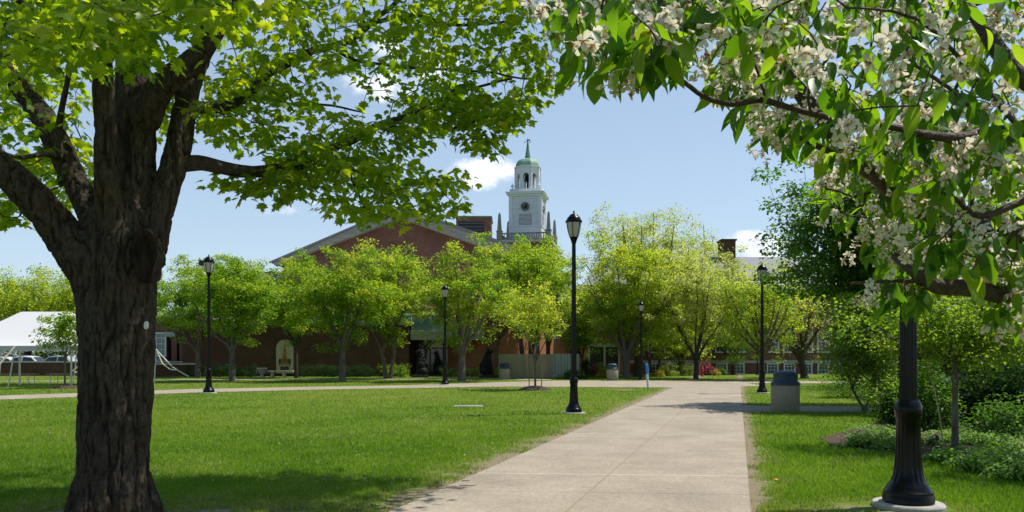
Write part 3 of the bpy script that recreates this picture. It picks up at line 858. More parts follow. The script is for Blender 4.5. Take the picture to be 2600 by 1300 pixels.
for i in range(nv):
    v = V3[i]
    wz = mnoise.noise(Vector((v[0] * 3, v[1] * 3, v[2] * 2.0))) * 0.35
    a1 = abs(mnoise.noise(Vector((v[0] * 15 + wz, v[1] * 15 - wz, v[2] * 1.9))))
    a2 = abs(mnoise.noise(Vector((v[0] * 27 + 5, v[1] * 27, v[2] * 4.2 + 3))))
    c1 = abs(mnoise.noise(Vector((v[0] * 9, v[1] * 9, v[2] * 13))))
    f = max(0.0, 1 - a1 / 0.13) * 0.9 + max(0.0, 1 - a2 / 0.10) * 0.45 + max(0.0, 1 - c1 / 0.06) * 0.25
    furrow[i] = min(1.0, f)
    disp[i] = 0.016 - 0.027 * min(1.0, f) + 0.010 * mnoise.noise(Vector((v[0] * 20, v[1] * 20, v[2] * 9))) + 0.03 * mnoise.noise(Vector((v[0] * 2.2, v[1] * 2.2, v[2] * 1.2)))
up = np.clip(1.15 - np.maximum(0, V3[:, 2] - 2.2) * 0.22, 0.3, 1)
V3 = V3 + NO * ((disp - 0.012) * up)[:, None]
at_ = me.attributes.new('tint', 'FLOAT', 'POINT'); at_.data.foreach_set('value', (furrow * np.clip(up * 1.1, 0, 1)).astype(np.float32))
me.vertices.foreach_set('co', V3.astype(np.float32).ravel())
me.update()
trunk = link_mesh('trunk', me, M['bark'], maple)
# old pruning scar: an oval of dark exposed wood
mbk = MB()
ring = [(0.085 * math.cos(a) * (1 + 0.06 * math.sin(3 * a)), 0.20 * math.sin(a)) for a in np.linspace(0, 2 * math.pi, 40)[:-1]]
vs = [(0, -0.005, 0)] ; fs = []
for k_, (s, dy) in enumerate(((0.5, -0.008), (0.8, -0.022), (1.0, -0.048), (1.15, -0.055), (1.28, -0.02))):
    vs += [(x * s, dy + 0.014 * mnoise.noise(Vector((x * 30, z * 12, k_))), z * s) for x, z in ring]
n_ = len(ring)
for i in range(n_):
    fs.append((0, 1 + (i + 1) % n_, 1 + i))
for k_ in range(4):
    for i in range(n_):
        j = (i + 1) % n_
        fs.append((1 + k_ * n_ + i, 1 + k_ * n_ + j, 1 + (k_ + 1) * n_ + j, 1 + (k_ + 1) * n_ + i))
mbk.add(vs, fs, True)
ko = mbk.build('pruning_scar', M['scar'], maple)
ko.location = kc + Vector((0.0, -0.015, 0)); ko.rotation_euler = (R(3), 0, R(14))

# secondary limbs traced for the right-hand boughs
sec = [
 [(450, 424, 7.55, 24), (486, 424, 7.6, 21), (524, 422, 7.65, 19), (570, 427, 7.75, 17), (621, 433, 7.9, 16), (717, 436, 8.2, 15), (775, 414, 8.4, 13), (842, 375, 8.65, 11), (910, 347, 8.9, 9.5), (967, 318, 9.1, 8), (1025, 298, 9.3, 6.5), (1102, 262, 9.6, 5), (1200, 225, 9.9, 3.6), (1300, 200, 10.1, 2.6)],
 [(470, 275, 7.7, 18), (505, 270, 7.8, 15), (573, 267, 8.0, 13), (621, 246, 8.2, 12), (678, 188, 8.5, 11), (727, 159, 8.7, 10.5), (775, 140, 8.9, 10), (837, 115, 9.1, 9), (885, 101, 9.3, 8), (958, 43, 9.6, 7), (996, 15, 9.8, 6), (1080, -60, 10.1, 4.5), (1200, -140, 10.4, 3)],
 [(940, 58, 9.5, 6), (1044, 38, 9.7, 5), (1130, 60, 9.9, 4), (1210, 62, 10.1, 3.2), (1310, 50, 10.3, 2.4)],
 [(621, 246, 8.2, 6), (690, 255, 8.5, 5), (760, 268, 8.9, 4), (840, 270, 9.2, 3), (920, 285, 9.4, 2)],
 [(842, 375, 8.65, 6.5), (880, 420, 8.7, 5), (940, 455, 8.8, 4), (1010, 470, 8.9, 3.4), (1080, 470, 9.1, 2.8), (1170, 460, 9.3, 2.2)],
 [(880, 420, 8.7, 4), (905, 480, 8.5, 3.4), (930, 540, 8.4, 2.4)],
 [(967, 318, 9.1, 5), (1060, 330, 9.4, 4), (1150, 325, 9.7, 3.4), (1225, 300, 9.9, 2.8), (1290, 270, 10.1, 2.2)],
 [(837, 115, 9.1, 5), (900, 150, 9.3, 4.2), (990, 165, 9.5, 3.6), (1100, 175, 9.8, 3.2), (1220, 180, 10.1, 2.8), (1330, 200, 10.4, 2.4), (1430, 185, 10.6, 1.8)],
 [(250, 150, 6.95, 14), (215, 110, 6.7, 11), (160, 70, 6.3, 9), (90, 30, 5.9, 7), (0, -20, 5.5, 5)],
 [(345, 60, 7.2, 18), (420, 10, 6.5, 14), (500, -40, 5.9, 10), (600, -80, 5.3, 7)],
 [(165, 405, 7.95, 10), (120, 395, 7.6, 7), (60, 400, 7.3, 5), (0, 385, 7.0, 3.5)],
 [(160, 470, 7.9, 12), (155, 330, 7.8, 9), (160, 250, 7.7, 7), (175, 150, 7.6, 5)],
]
smb = MB()
for L in sec:
    pts = [mp(a, b_, c) for a, b_, c, r in L]
    rr = [px_r(r, c) for a, b_, c, r in L]
    P_, R_ = [], []
    for i in range(len(pts) - 1):
        for s in range(3):
            f = s / 3
            p0, p1, p2, p3 = (pts[max(i - 1, 0)], pts[i], pts[i + 1], pts[min(i + 2, len(pts) - 1)])
            q = 0.5 * ((2 * p1) + (p2 - p0) * f + (2 * p0 - 5 * p1 + 4 * p2 - p3) * f * f + (3 * p1 - p0 - 3 * p2 + p3) * f ** 3)
            wv = mnoise.noise_vector(q * 2.4) * min(0.05, 0.6 * rr[i] + 0.012)
            P_.append(q + (wv if (i + s) else Vector())); R_.append((rr[i] * (1 - f) + rr[i + 1] * f) * (1 + 0.12 * mnoise.noise(q * 6)))
    P_.append(pts[-1]); R_.append(rr[-1])
    smb.tube(P_, R_, 9)
    sk_chain(msk, P_, R_)
def poly_targets(poly, n, dfun, mind=0):
    xs = [p[0] for p in poly]; ys = [p[1] for p in poly]
    out = []
    while len(out) < n:
        x = RNG.uniform(min(xs), max(xs), 400); y = RNG.uniform(min(ys), max(ys), 400)
        ok = inside(poly, x, y)
        for a, b_ in zip(x[ok], y[ok]):
            out.append((a, b_, dfun(a, b_)))
            if len(out) >= n: break
    return out
U_ = RNG.uniform
def dR(a, b_): return 7.9 + (a - 450) / 900 * 2.0 + U_(-0.9, 1.2)
groups = []
groups += poly_targets([(450, 30), (660, -10), (900, -20), (1360, -20), (1395, 130), (1400, 195), (1365, 255), (1335, 300), (1250, 300), (1130, 290), (1000, 300), (960, 270), (930, 215), (870, 190), (830, 200), (790, 300), (720, 330), (700, 375), (620, 375), (500, 365), (480, 300), (560, 180), (600, 100)], 215, dR)
groups += poly_targets([(690, 470), (700, 420), (770, 345), (850, 300), (960, 300), (1040, 290), (1100, 330), (1060, 410), (1150, 440), (1240, 465), (1150, 490), (1120, 470), (1080, 500), (1060, 570), (1000, 540), (910, 575), (860, 545), (840, 470), (760, 480)], 112, lambda a, b_: 8.1 + (a - 600) / 700 * 1.2 + U_(-0.6, 0.7))
groups += poly_targets([(1100, 270), (1250, 240), (1360, 240), (1340, 300), (1240, 340), (1240, 380), (1190, 370), (1150, 340)], 36, lambda a, b_: 9.8 + U_(-0.5, 0.5))
groups += poly_targets([(520, 445), (690, 450), (750, 480), (690, 490), (600, 470)], 10, lambda a, b_: 8.0 + U_(-.2, .2))
groups += poly_targets([(1090, 520), (1150, 500), (1160, 525), (1110, 545)], 5, lambda a, b_: 9.2)
groups += poly_targets([(1175, 330), (1240, 345), (1250, 385), (1180, 380)], 6, lambda a, b_: 9.6)
groups += poly_targets([(0, -30), (700, -30), (640, 90), (560, 50), (420, 80), (330, 150), (240, 130), (120, 150), (0, 170)], 80, lambda a, b_: U_(4.6, 6.6))
groups += poly_targets([(-80, 100), (215, 180), (245, 330), (240, 450), (170, 500), (100, 470), (-80, 480)], 62, lambda a, b_: U_(7.6, 9.6))
groups += poly_targets([(-80, 490), (60, 500), (60, 560), (10, 575), (-80, 560)], 10, lambda a, b_: U_(7.5, 8.5))
groups += poly_targets([(100, 490), (230, 480), (220, 530), (150, 535)], 8, lambda a, b_: U_(8.6, 9.5))
groups += poly_targets([(400, 200), (480, 260), (440, 400), (385, 300)], 12, lambda a, b_: U_(8.6, 9.8))
for _ in range(290):  # unseen leaf clumps above the view, added to shade the leaves below
    q = Vector((U_(-5.4, 1.2), U_(4.3, 7.9), U_(4.8, 8.8)))
    if HY - (q.z - HC) / q.y * F < -15: groups.append((1300 + q.x / q.y * F, HY - (q.z - HC) / q.y * F, q.y))
for _ in range(170):
    q = Vector((U_(-1.0, 2.7), U_(8.3, 10.8), U_(6.5, 8.2)))
    if HY - (q.z - HC) / q.y * F < -25: groups.append((1300 + q.x / q.y * F, HY - (q.z - HC) / q.y * F, q.y))
for _ in range(130):
    q = Vector((U_(-3.0, 2.4), U_(7.8, 11.0), U_(6.9, 9.4)))
    groups.append((1300 + q.x / q.y * F, HY - (q.z - HC) / q.y * F, q.y))
# the crown above and left of the frame
for _ in range(400):
    a, rr_ = U_(0, 6.283), math.sqrt(U_(0, 1)) * 4.6
    q = Vector((MX + 0.9 + rr_ * math.cos(a), MD + 0.6 + rr_ * math.sin(a) * 0.85, U_(5.6, 9.8)))
    px_, py_ = 1300 + q.x / q.y * F, HY - (q.z - HC) / q.y * F
    if py_ < -20 and q.y > 3.2: groups.append((px_, py_, q.y))
T = np.array([tuple(mp(a, b_, c)) for a, b_, c in groups])
n0 = len(msk['chains'])
sk_grow(msk, T, 0.0035, 0.09, origin=(0, 0, 3.2), maxstep=0.25, sag=0.03, bias=0.12, skip=14)
sk_mesh(msk, smb, msk['chains'][n0:], 5)
smb.build('branches', M['limb'], maple, fix=False)
# maple leaf outline (five lobes), fan about a low centre
OUT = [(0.0, 0.0), (0.10, 0.06), (0.30, -0.02), (0.27, 0.14), (0.52, 0.20), (0.42, 0.32), (0.60, 0.52), (0.38, 0.50), (0.30, 0.60), (0.16, 0.56), (0.20, 0.82), (0.08, 0.80), (0.0, 1.02)]
OUT = OUT + [(-x, y) for x, y in OUT[-2:0:-1]]
MV = [(0, 0.34, 0.05)] + [(x * 0.95, y, -0.10 * (abs(x) * 1.6) ** 1.5 - 0.12 * max(0, y - 0.4)) for x, y in OUT]
MF = [(0, 1 + i, 1 + (i + 1) % len(OUT)) for i in range(len(OUT))]
per = 17
n = len(T) * per
off = unit(RNG.normal(size=(n, 3))) * (RNG.random((n, 1)) ** 0.45) * np.array([0.31, 0.31, 0.15])
C = np.repeat(T, per, axis=0) + off
hd = unit(off * np.array([1, 1, 0.1]) + RNG.normal(size=(n, 3)) * np.array([0.10, 0.10, 0]))
TD = hd * np.array([1, 1, 0]) * 0.75 + RNG.normal(size=(n, 3)) * 0.32 + np.array([0, 0, -0.62])
NN = np.array([0, 0, 1.0]) + hd * 0.75 + RNG.normal(size=(n, 3)) * 0.33
ct = np.clip(0.45 + 0.20 * RNG.normal(size=len(T)), 0.05, 0.95)
leaves('crown', maple, M['lf_maple'], C, TD, NN, 0.105 * (0.6 + 0.65 * RNG.random(n)), MV, MF, np.clip(np.repeat(ct, per) + RNG.normal(size=n) * 0.13, 0, 1))
tg = MB(); tg.lathe([(0.001, 0), (0.021, 0.0), (0.023, 0.003), (0.021, 0.006), (0.001, 0.006)], 20, smooth=False)
for v in range(len(tg.v)): tg.v[v] = (tg.v[v][0], -tg.v[v][2], tg.v[v][1] * 1.65)
to = tg.build('tree_tag', M['tagm']); to.location = PX(371, 826, 7.13); to.rotation_euler = (0, R(6), R(46))
tag(to, 'small pale oval tag nailed to the maple trunk', 'tag')

# ---- crabapple in front, its trunk just out of frame on the right ------------------
CXY = Vector((2.35, 2.25, 0))
crab = empty('crabapple_tree', CXY, 0, 'white flowering crabapple with drooping leaves reaching in from the right', 'tree')
def cp(px, py, d): return PX(px, py, d) - CXY
csk = skeleton()
tr = sk_chain(csk, [(0, 0, -0.05), (0.01, 0.02, 0.25), (-0.02, 0.0, 0.8), (-0.06, -0.04, 1.15)], [0.13, 0.105, 0.095, 0.09])
hub = tr[-1]
cl = [
 [(2600, 620, 2.2, 40), (2420, 560, 2.2, 30), (2297, 508, 2.15, 26), (2224, 442, 2.1, 23), (2165, 396, 2.05, 21), (2099, 317, 2.0, 20), (2026, 224, 1.95, 19), (1987, 172, 1.95, 18), (1934, 135, 1.95, 17), (1861, 108, 1.95, 16), (1802, 56, 1.95, 14), (1710, 0, 1.95, 12), (1600, -70, 2.0, 8)],
 [(2750, 335, 1.95, 36), (2600, 335, 1.85, 30), (2520, 345, 1.8, 22), (2422, 350, 1.75, 14), (2340, 338, 1.7, 10), (2277, 325, 1.68, 9), (2198, 315, 1.65, 8.5), (2066, 291, 1.6, 8), (1947, 257, 1.6, 8), (1900, 258, 1.6, 7.5), (1855, 264, 1.6, 7), (1789, 244, 1.6, 6.5), (1736, 211, 1.6, 6), (1683, 178, 1.58, 5.5), (1617, 142, 1.55, 4.5), (1545, 115, 1.55, 3.5), (1450, 90, 1.5, 2.4)],
 [(2224, 442, 2.1, 12), (2185, 422, 2.05, 10), (2110, 385, 2.0, 8), (2033, 352, 2.0, 6), (1975, 315, 2.0, 4)],
 [(2700, 770, 1.95, 30), (2600, 759, 1.9, 26), (2530, 745, 1.85, 23), (2462, 733, 1.85, 21), (2400, 730, 1.85, 20), (2370, 723, 1.85, 19), (2340, 703, 1.85, 19), (2317, 684, 1.85, 17), (2270, 650, 1.9, 10)],
 [(2340, 715, 1.85, 6), (2250, 712, 1.9, 4.5), (2158, 719, 1.95, 3.4)],
 [(2720, 580, 2.1, 34), (2600, 587, 2.05, 26), (2500, 590, 2.0, 20), (2422, 601, 2.0, 13), (2340, 605, 2.05, 8)],
 [(2720, 280, 1.5, 26), (2600, 200, 1.45, 22), (2561, 158, 1.45, 20), (2508, 86, 1.45, 18), (2460, 20, 1.5, 14), (2400, -80, 1.6, 10)],
 [(2700, 470, 1.75, 14), (2600, 508, 1.7, 10), (2495, 548, 1.7, 8), (2440, 515, 1.7, 6.5), (2396, 475, 1.72, 5)],
 [(1947, 257, 1.6, 4), (1925, 190, 1.6, 3.5), (1900, 120, 1.6, 3)],
 [(2060, 292, 1.6, 4), (2050, 230, 1.55, 3.4), (2100, 150, 1.5, 2.6)],
 [(2508, 330, 1.8, 6), (2440, 250, 1.6, 5), (2330, 170, 1.45, 4), (2230, 110, 1.4, 3)],
 [(2600, 335, 1.85, 8), (2480, 200, 1.5, 6), (2330, 50, 1.35, 4), (2150, 20, 1.3, 3)],
]
cmb = MB()
for L in cl:
    pts = [cp(a, b_, c) for a, b_, c, r in L]; rr = [px_r(r, c) for a, b_, c, r in L]
    P_, R_ = [], []
    for i in range(len(pts) - 1):
        for s in range(3):
            f = s / 3
            p0, p1, p2, p3 = (pts[max(i - 1, 0)], pts[i], pts[i + 1], pts[min(i + 2, len(pts) - 1)])
            q = 0.5 * ((2 * p1) + (p2 - p0) * f + (2 * p0 - 5 * p1 + 4 * p2 - p3) * f * f + (3 * p1 - p0 - 3 * p2 + p3) * f ** 3)
            P_.append(q + mnoise.noise_vector(q * 9) * 0.006); R_.append((rr[i] * (1 - f) + rr[i + 1] * f) * (1 + 0.14 * mnoise.noise(q * 22)))
    P_.append(pts[-1]); R_.append(rr[-1])
    if L[0][0] > 2590:      # carry the branch back to the trunk
        h = Vector(csk['p'][hub])
        P_ = [h, h.lerp(P_[0], 0.5) + Vector((0, 0, 0.05))] + P_; R_ = [max(R_[0] * 1.3, 0.03), R_[0] * 1.15] + R_
    cmb.tube(P_, R_, 10)
    sk_chain(csk, P_, R_)
cmb2 = MB(); cmb2.tube([csk['p'][i] for i in tr], [csk['r'][i] for i in tr], 16)
cmb2.build('trunk', M['crabbark'], crab, fix=False)
cg = []
cg += poly_targets([(1370, -10), (1420, 90), (1520, 140), (1620, 130), (1700, 150), (1740, 180), (1800, 100), (1900, -10)], 40, lambda a, b_: U_(1.35, 1.75))
cg += poly_targets([(1400, 70), (1560, 90), (1690, 120), (1640, 180), (1480, 150)], 14, lambda a, b_: U_(1.4, 1.65))
cg += poly_targets([(1740, 190), (1860, 120), (1960, 150), (2030, 240), (1960, 245), (1850, 250)], 18, lambda a, b_: U_(1.6, 2.2))
cg += poly_targets([(1760, -20), (2600, -20), (2620, 330), (2300, 310), (2060, 280), (1950, 190), (1880, 90)], 140, lambda a, b_: U_(1.3, 1.6) if U_(0, 1) < .2 else U_(1.75, 2.8))
cg += poly_targets([(1900, 260), (2060, 290), (2300, 320), (2450, 340), (2400, 480), (2230, 440), (2090, 390), (1970, 345), (1880, 290)], 64, lambda a, b_: U_(1.65, 2.7))
cg += poly_targets([(2300, 320), (2620, 320), (2620, 700), (2400, 690), (2250, 640), (2250, 480)], 145, lambda a, b_: U_(1.6, 3.0))
cg += poly_targets([(2070, 420), (2250, 450), (2310, 660), (2230, 650), (2150, 570), (2090, 500)], 42, lambda a, b_: U_(2.2, 3.4))
cg += poly_targets([(2230, 640), (2620, 650), (2620, 725), (2450, 700), (2350, 675), (2240, 720)], 20, lambda a, b_: U_(1.75, 2.3))
cg += poly_targets([(2240, 715), (2330, 715), (2330, 765), (2250, 765)], 7, lambda a, b_: U_(1.8, 1.9))
cg += poly_targets([(2540, 740), (2640, 760), (2640, 820), (2560, 800)], 5, lambda a, b_: U_(1.6, 2.0))
cg += poly_targets([(1400, -320), (2900, -320), (2900, -20), (1400, -20)], 110, lambda a, b_: U_(1.3, 2.6))
CT = np.array([tuple(cp(a, b_, c)) for a, b_, c in cg])
n0 = len(csk['chains'])
sk_grow(csk, CT, 0.0016, 0.08, origin=csk['p'][hub], maxstep=0.07, sag=0.02, bias=0.08, skip=4)
sk_mesh(csk, cmb, csk['chains'][n0:], 5)
cmb.build('branches', M['crabbark'], crab, fix=False)
# leaves: long pointed blades, folded along the midrib and curled down
prof = [(0.0, 0.0), (0.12, 0.14), (0.185, 0.32), (0.19, 0.50), (0.15, 0.70), (0.075, 0.87), (0.0, 1.04)]
def leaf_template(curl, fold):
    LV, LF_ = [], []
    y_, z_, ang = 0.0, 0.0, 0.0
    for k, (wv, y) in enumerate(prof):
        if k:
            st = y - prof[k - 1][1]
            ang = curl * y
            y_ += st * math.cos(ang); z_ -= st * math.sin(ang)
        LV += [(-wv, y_, z_ + wv * fold), (0, y_, z_), (wv, y_, z_ + wv * fold)]
    for k in range(len(prof) - 1):
        a = k * 3
        LF_ += [(a, a + 1, a + 4, a + 3), (a + 1, a + 2, a + 5, a + 4)]
    return LV, LF_
C, TD, NN, S, TI, AS = [], [], [], [], [], []
FC, FN, FS = [], [], []
for q in CT:
    k = RNG.integers(4, 8)
    ctint = 0.42 + 0.2 * RNG.normal()
    for _ in range(k):
        o = unit(RNG.normal(size=3)) * U_(0.01, 0.055)
        h = unit(o * np.array([1, 1, 0.2]))
        C.append(q + o * np.array([1, 1, 0.7]))
        TD.append(h * U_(0.25, 0.9) + np.array([0, 0, -U_(0.3, 1.1)]) + RNG.normal(size=3) * 0.15)
        NN.append(h * 0.8 + np.array([0, 0, 0.6]) + RNG.normal(size=3) * 0.35)
        S.append(U_(0.034, 0.08)); TI.append(np.clip(ctint + 0.2 * RNG.normal(), 0, 1)); AS.append(U_(0.8, 1.25))
    if RNG.random() < 0.74:
        cc = q + RNG.normal(size=3) * 0.025
        for _ in range(RNG.integers(7, 12)):
            o = unit(RNG.normal(size=3)) * U_(0.018, 0.045)
            FC.append(cc + o); FN.append(o * 1.2 / 0.04 * 0.6 + RNG.normal(size=3) * 0.5 + np.array([0, -0.25, -0.1])); FS.append(U_(0.011, 0.019))
C, TD, NN, S, TI, AS = (np.array(q_) for q_ in (C, TD, NN, S, TI, AS))
kind_ = RNG.integers(0, 4, len(C))
vv_, ff_, tt_, o_ = [], [], [], 0
for k_, (cu, fo) in enumerate(((0.25, 0.25), (0.8, 0.45), (1.5, 0.55), (-0.35, 0.35))):
    m_ = kind_ == k_
    tv_, tf_ = leaf_template(cu, fo)
    tmp = leaves('tmp', None, None, C[m_], TD[m_], NN[m_], S[m_], tv_, tf_, TI[m_], True, AS[m_])
    a_ = np.zeros(len(tmp.data.vertices) * 3, np.float32); tmp.data.vertices.foreach_get('co', a_)
    vv_.append(a_.reshape(-1, 3)); ff_.append((np.asarray(tf_)[None] + (np.arange(m_.sum()) * len(tv_))[:, None, None]).reshape(-1, 4) + o_); tt_.append(np.repeat(TI[m_], len(tv_))); o_ += len(a_) // 3
    md_ = tmp.data; bpy.data.objects.remove(tmp); bpy.data.meshes.remove(md_)
link_mesh('leaves', raw_mesh('leaves', np.concatenate(vv_), np.concatenate(ff_), True, np.concatenate(tt_)), M['lf_crab'], crab)
# flowers: five cupped petals and a tuft of orange stamens
FC, FN, FS = np.array(FC), unit(np.array(FN)), np.array(FS)
rx_ = unit(np.cross(FN, RNG.normal(size=(len(FN), 3)))); ry_ = np.cross(FN, rx_)
PV = [(0, 0, 0), (0.20, 0.36, 0.10), (0.34, 0.70, 0.18), (0.20, 1.0, 0.13), (-0.20, 1.0, 0.10), (-0.34, 0.70, 0.15), (-0.20, 0.36, 0.08)]
PF = [(0, 1, 2), (0, 2, 3), (0, 3, 4), (0, 4, 5), (0, 5, 6)]
pc, pt, pn, ps, pti = [], [], [], [], []
for k in range(5):
    a = 2 * math.pi * k / 5
    keep = RNG.random(len(FC)) > 0.13
    d_ = rx_ * math.cos(a) + ry_ * math.sin(a)
    lift = RNG.uniform(-0.1, 0.75, (len(FC), 1))
    pc.append(FC[keep]); pt.append((d_ + FN * lift)[keep]); pn.append((FN - d_ * lift + RNG.normal(size=FC.shape) * 0.15)[keep]); ps.append((FS * RNG.uniform(0.8, 1.15, len(FS)))[keep]); pti.append(RNG.random(keep.sum()))
leaves('blossoms', crab, M['petal'], np.concatenate(pc), np.concatenate(pt), np.concatenate(pn), np.concatenate(ps), PV, PF, np.concatenate(pti))
sc_, st_, sn_, ss_, sti = [], [], [], [], []
for k in range(7):
    sel = RNG.random(len(FC)) < 0.75
    v = FN + RNG.normal(size=FC.shape) * 0.45
    sc_.append(FC[sel]); st_.append(v[sel]); sn_.append(RNG.normal(size=(sel.sum(), 3))); ss_.append(FS[sel] * 0.62); sti.append(RNG.random(sel.sum()))
leaves('stamens', crab, M['stamen'], np.concatenate(sc_), np.concatenate(st_), np.concatenate(sn_), np.concatenate(ss_), [(-0.07, 0, 0), (0.07, 0, 0), (0.14, 0.9, 0), (0, 1.1, 0), (-0.14, 0.9, 0)], [(0, 1, 2, 3, 4)], np.concatenate(sti))
# flower stalks join each flower to its spur
# ------------------------------------------------------------------ lamp posts
def make_lamp(H=5.25):
    root = empty('lamp_post')
    b = MB(); b.lathe([(0.001, -0.05), (0.30, -0.05), (0.30, 0.03), (0.288, 0.045), (0.001, 0.045)], 32, smooth=False); b.build('footing', M['concrete'], root, 0.004)
    b = MB()
    b.lathe([(0.001, 0.045), (0.212, 0.045), (0.212, 0.10), (0.204, 0.112), (0.204, 0.145), (0.19, 0.16), (0.176, 0.185), (0.168, 0.20), (0.148, 0.225), (0.128, 0.28), (0.117, 0.35), (0.110, 0.44), (0.103, 0.60), (0.098, 0.78), (0.104, 0.79), (0.104, 0.81),
             (0.110, 0.82), (0.113, 0.86), (0.113, 0.90), (0.107, 0.91), (0.102, 0.93), (0.092, 0.94), (0.085, 0.955), (0.001, 0.955)], 96, flute=(16, 0.26, 0.74, 0.10))
    b.build('base', M['iron'], root, fix=False)
    b = MB(); zs = [0.95] + [0.98 + (H - 1.78) * k / 8 for k in range(9)]
    b.lathe([(0.074 - 0.024 * (z - 0.95) / (H - 1.7), z) for z in zs], 96, flute=(16, 0.9, 9, 0.10)); b.build('pole', M['iron'], root, fix=False)
    zt = H - 0.80
    b = MB(); b.lathe([(0.05, zt), (0.066, zt + 0.01), (0.066, zt + 0.05), (0.075, zt + 0.07), (0.10, zt + 0.14), (0.112, zt + 0.17), (0.001, zt + 0.17)], 32); b.build('lantern_collar', M['iron'], root, fix=False)
    gl = [(0.106, zt + 0.17), (0.135, zt + 0.26), (0.160, zt + 0.35), (0.178, zt + 0.44), (0.188, zt + 0.53), (0.190, zt + 0.56)]
    b = MB(); b.lathe(gl, 32); b.build('lantern_glass', M['frost'], root, fix=False)
    b = MB()
    for k in range(6):
        a = math.pi * k / 3 + 0.28
        b.tube([((r + 0.008) * math.cos(a), (r + 0.008) * math.sin(a), z) for r, z in gl], 0.011, 6)
    b.lathe([(0.188, zt + 0.54), (0.216, zt + 0.55), (0.222, zt + 0.575), (0.216, zt + 0.60), (0.188, zt + 0.61)], 32, caps=False)
    b.build('lantern_cage', M['iron'], root, fix=False)
    b = MB(); b.lathe([(0.001, zt + 0.56), (0.196, zt + 0.58), (0.192, zt + 0.62), (0.178, zt + 0.66), (0.15, zt + 0.70), (0.125, zt + 0.715), (0.118, zt + 0.73), (0.10, zt + 0.755), (0.06, zt + 0.775), (0.03, zt + 0.785), (0.001, zt + 0.787)], 32)
    cap = b.build('lantern_cap', M['iron'], root, fix=False)
    b = MB(); b.lathe([(0.02, zt + 0.78), (0.014, zt + 0.80), (0.024, zt + 0.82), (0.026, zt + 0.835), (0.016, zt + 0.855), (0.001, zt + 0.86)], 16); b.build('finial', M['iron'], cap, fix=False)
    return root
lamp = make_lamp()
LG = 'black lamp posts with frosted lanterns'
lamps = [(1457, 20.6, 1.0, 'black lamp post standing on the lawn beside the main path, tallest whole lamp'),
         (530, 31.9, 1.06, 'black lamp post at the edge of the cross path near the big maple'),
         (1130, 41.4, 1.0, 'slim looking black lamp post on the cross path in front of the trees'),
         (1628, 48.6, 0.93, 'small far black lamp post by the dark trunks and the blue topped marker'),
         (1935, 32.0, 1.0, 'black lamp post on the grass behind the near blue lidded bin'),
         (2306, 7.85, 1.12, 'huge near black fluted lamp post whose lantern is above the blossom'),
         (1923, 63.0, 0.62, 'farthest black lamp post, thin and low, in front of the basement windows')]
for i, (px, d, s, lb) in enumerate(lamps):
    o = lamp if i == 0 else copy_tree(lamp)
    o.location = (GX(px, d), d, 0); o.scale = (s, s, s); o.rotation_euler.z = 0.15 * i
    tag(o, lb, 'lamp post', LG)
    if i == 1:
        b = MB(); b.box((-0.26, 0.03, 4.99), (0.20, 0.17, 0.19)); b.tube([(-0.05, 0, 4.62), (-0.2, 0.03, 4.68), (-0.26, 0.03, 4.90)], 0.014, 6); b.build('sensor_box', M['dark'], o, 0.01)
        o.rotation_euler.z = 0

# ------------------------------------------------------------------ litter bins
def make_bin():
    root = empty('litter_bin')
    b = MB(); b.lathe([(0.001, 0.0), (0.36, 0.0), (0.375, 0.02), (0.375, 0.70), (0.365, 0.72), (0.001, 0.72)], 48); b.build('drum', M['pebble'], root, fix=False)
    b = MB(); b.lathe([(0.001, 0.72), (0.345, 0.72), (0.392, 0.725), (0.396, 0.745), (0.392, 0.765), (0.375, 0.775), (0.37, 0.80), (0.352, 0.815), (0.325, 0.825), (0.32, 0.84), (0.318, 1.01), (0.322, 1.025), (0.312, 1.045), (0.27, 1.075), (0.18, 1.10), (0.08, 1.113), (0.001, 1.116)], 48)
    l = b.build('lid', M['lid'], root, fix=False)
    b = MB()
    for k in range(5):
        a0 = R(200 + k * 14)
        b.add([(0.324 * math.cos(a), 0.324 * math.sin(a), z) for z in (0.87, 0.99) for a in (a0, a0 + R(14))], [(0, 1, 3, 2)])
    b.build('push_flap', M['dark'], l, fix=False)
    return root
bn = make_bin()
for i, (px, d, s, rz, lb) in enumerate([(1994, 21.5, 1.0, 110, 'large near litter bin with pebbled drum and blue grey domed lid by the path'),
                                   (1281, 52.0, 0.96, 20, 'beige litter bin in front of the beige fence beside the dark statue'),
                                   (1555, 49.2, 0.96, 200, 'beige litter bin left of the far lamp post, near the yellow shrubs')]):
    o = bn if i == 0 else copy_tree(bn)
    o.location = (GX(px, d), d, 0); o.scale = (s, s, s); o.rotation_euler.z = R(rz)
    tag(o, lb, 'litter bin', 'litter bins with domed lids')

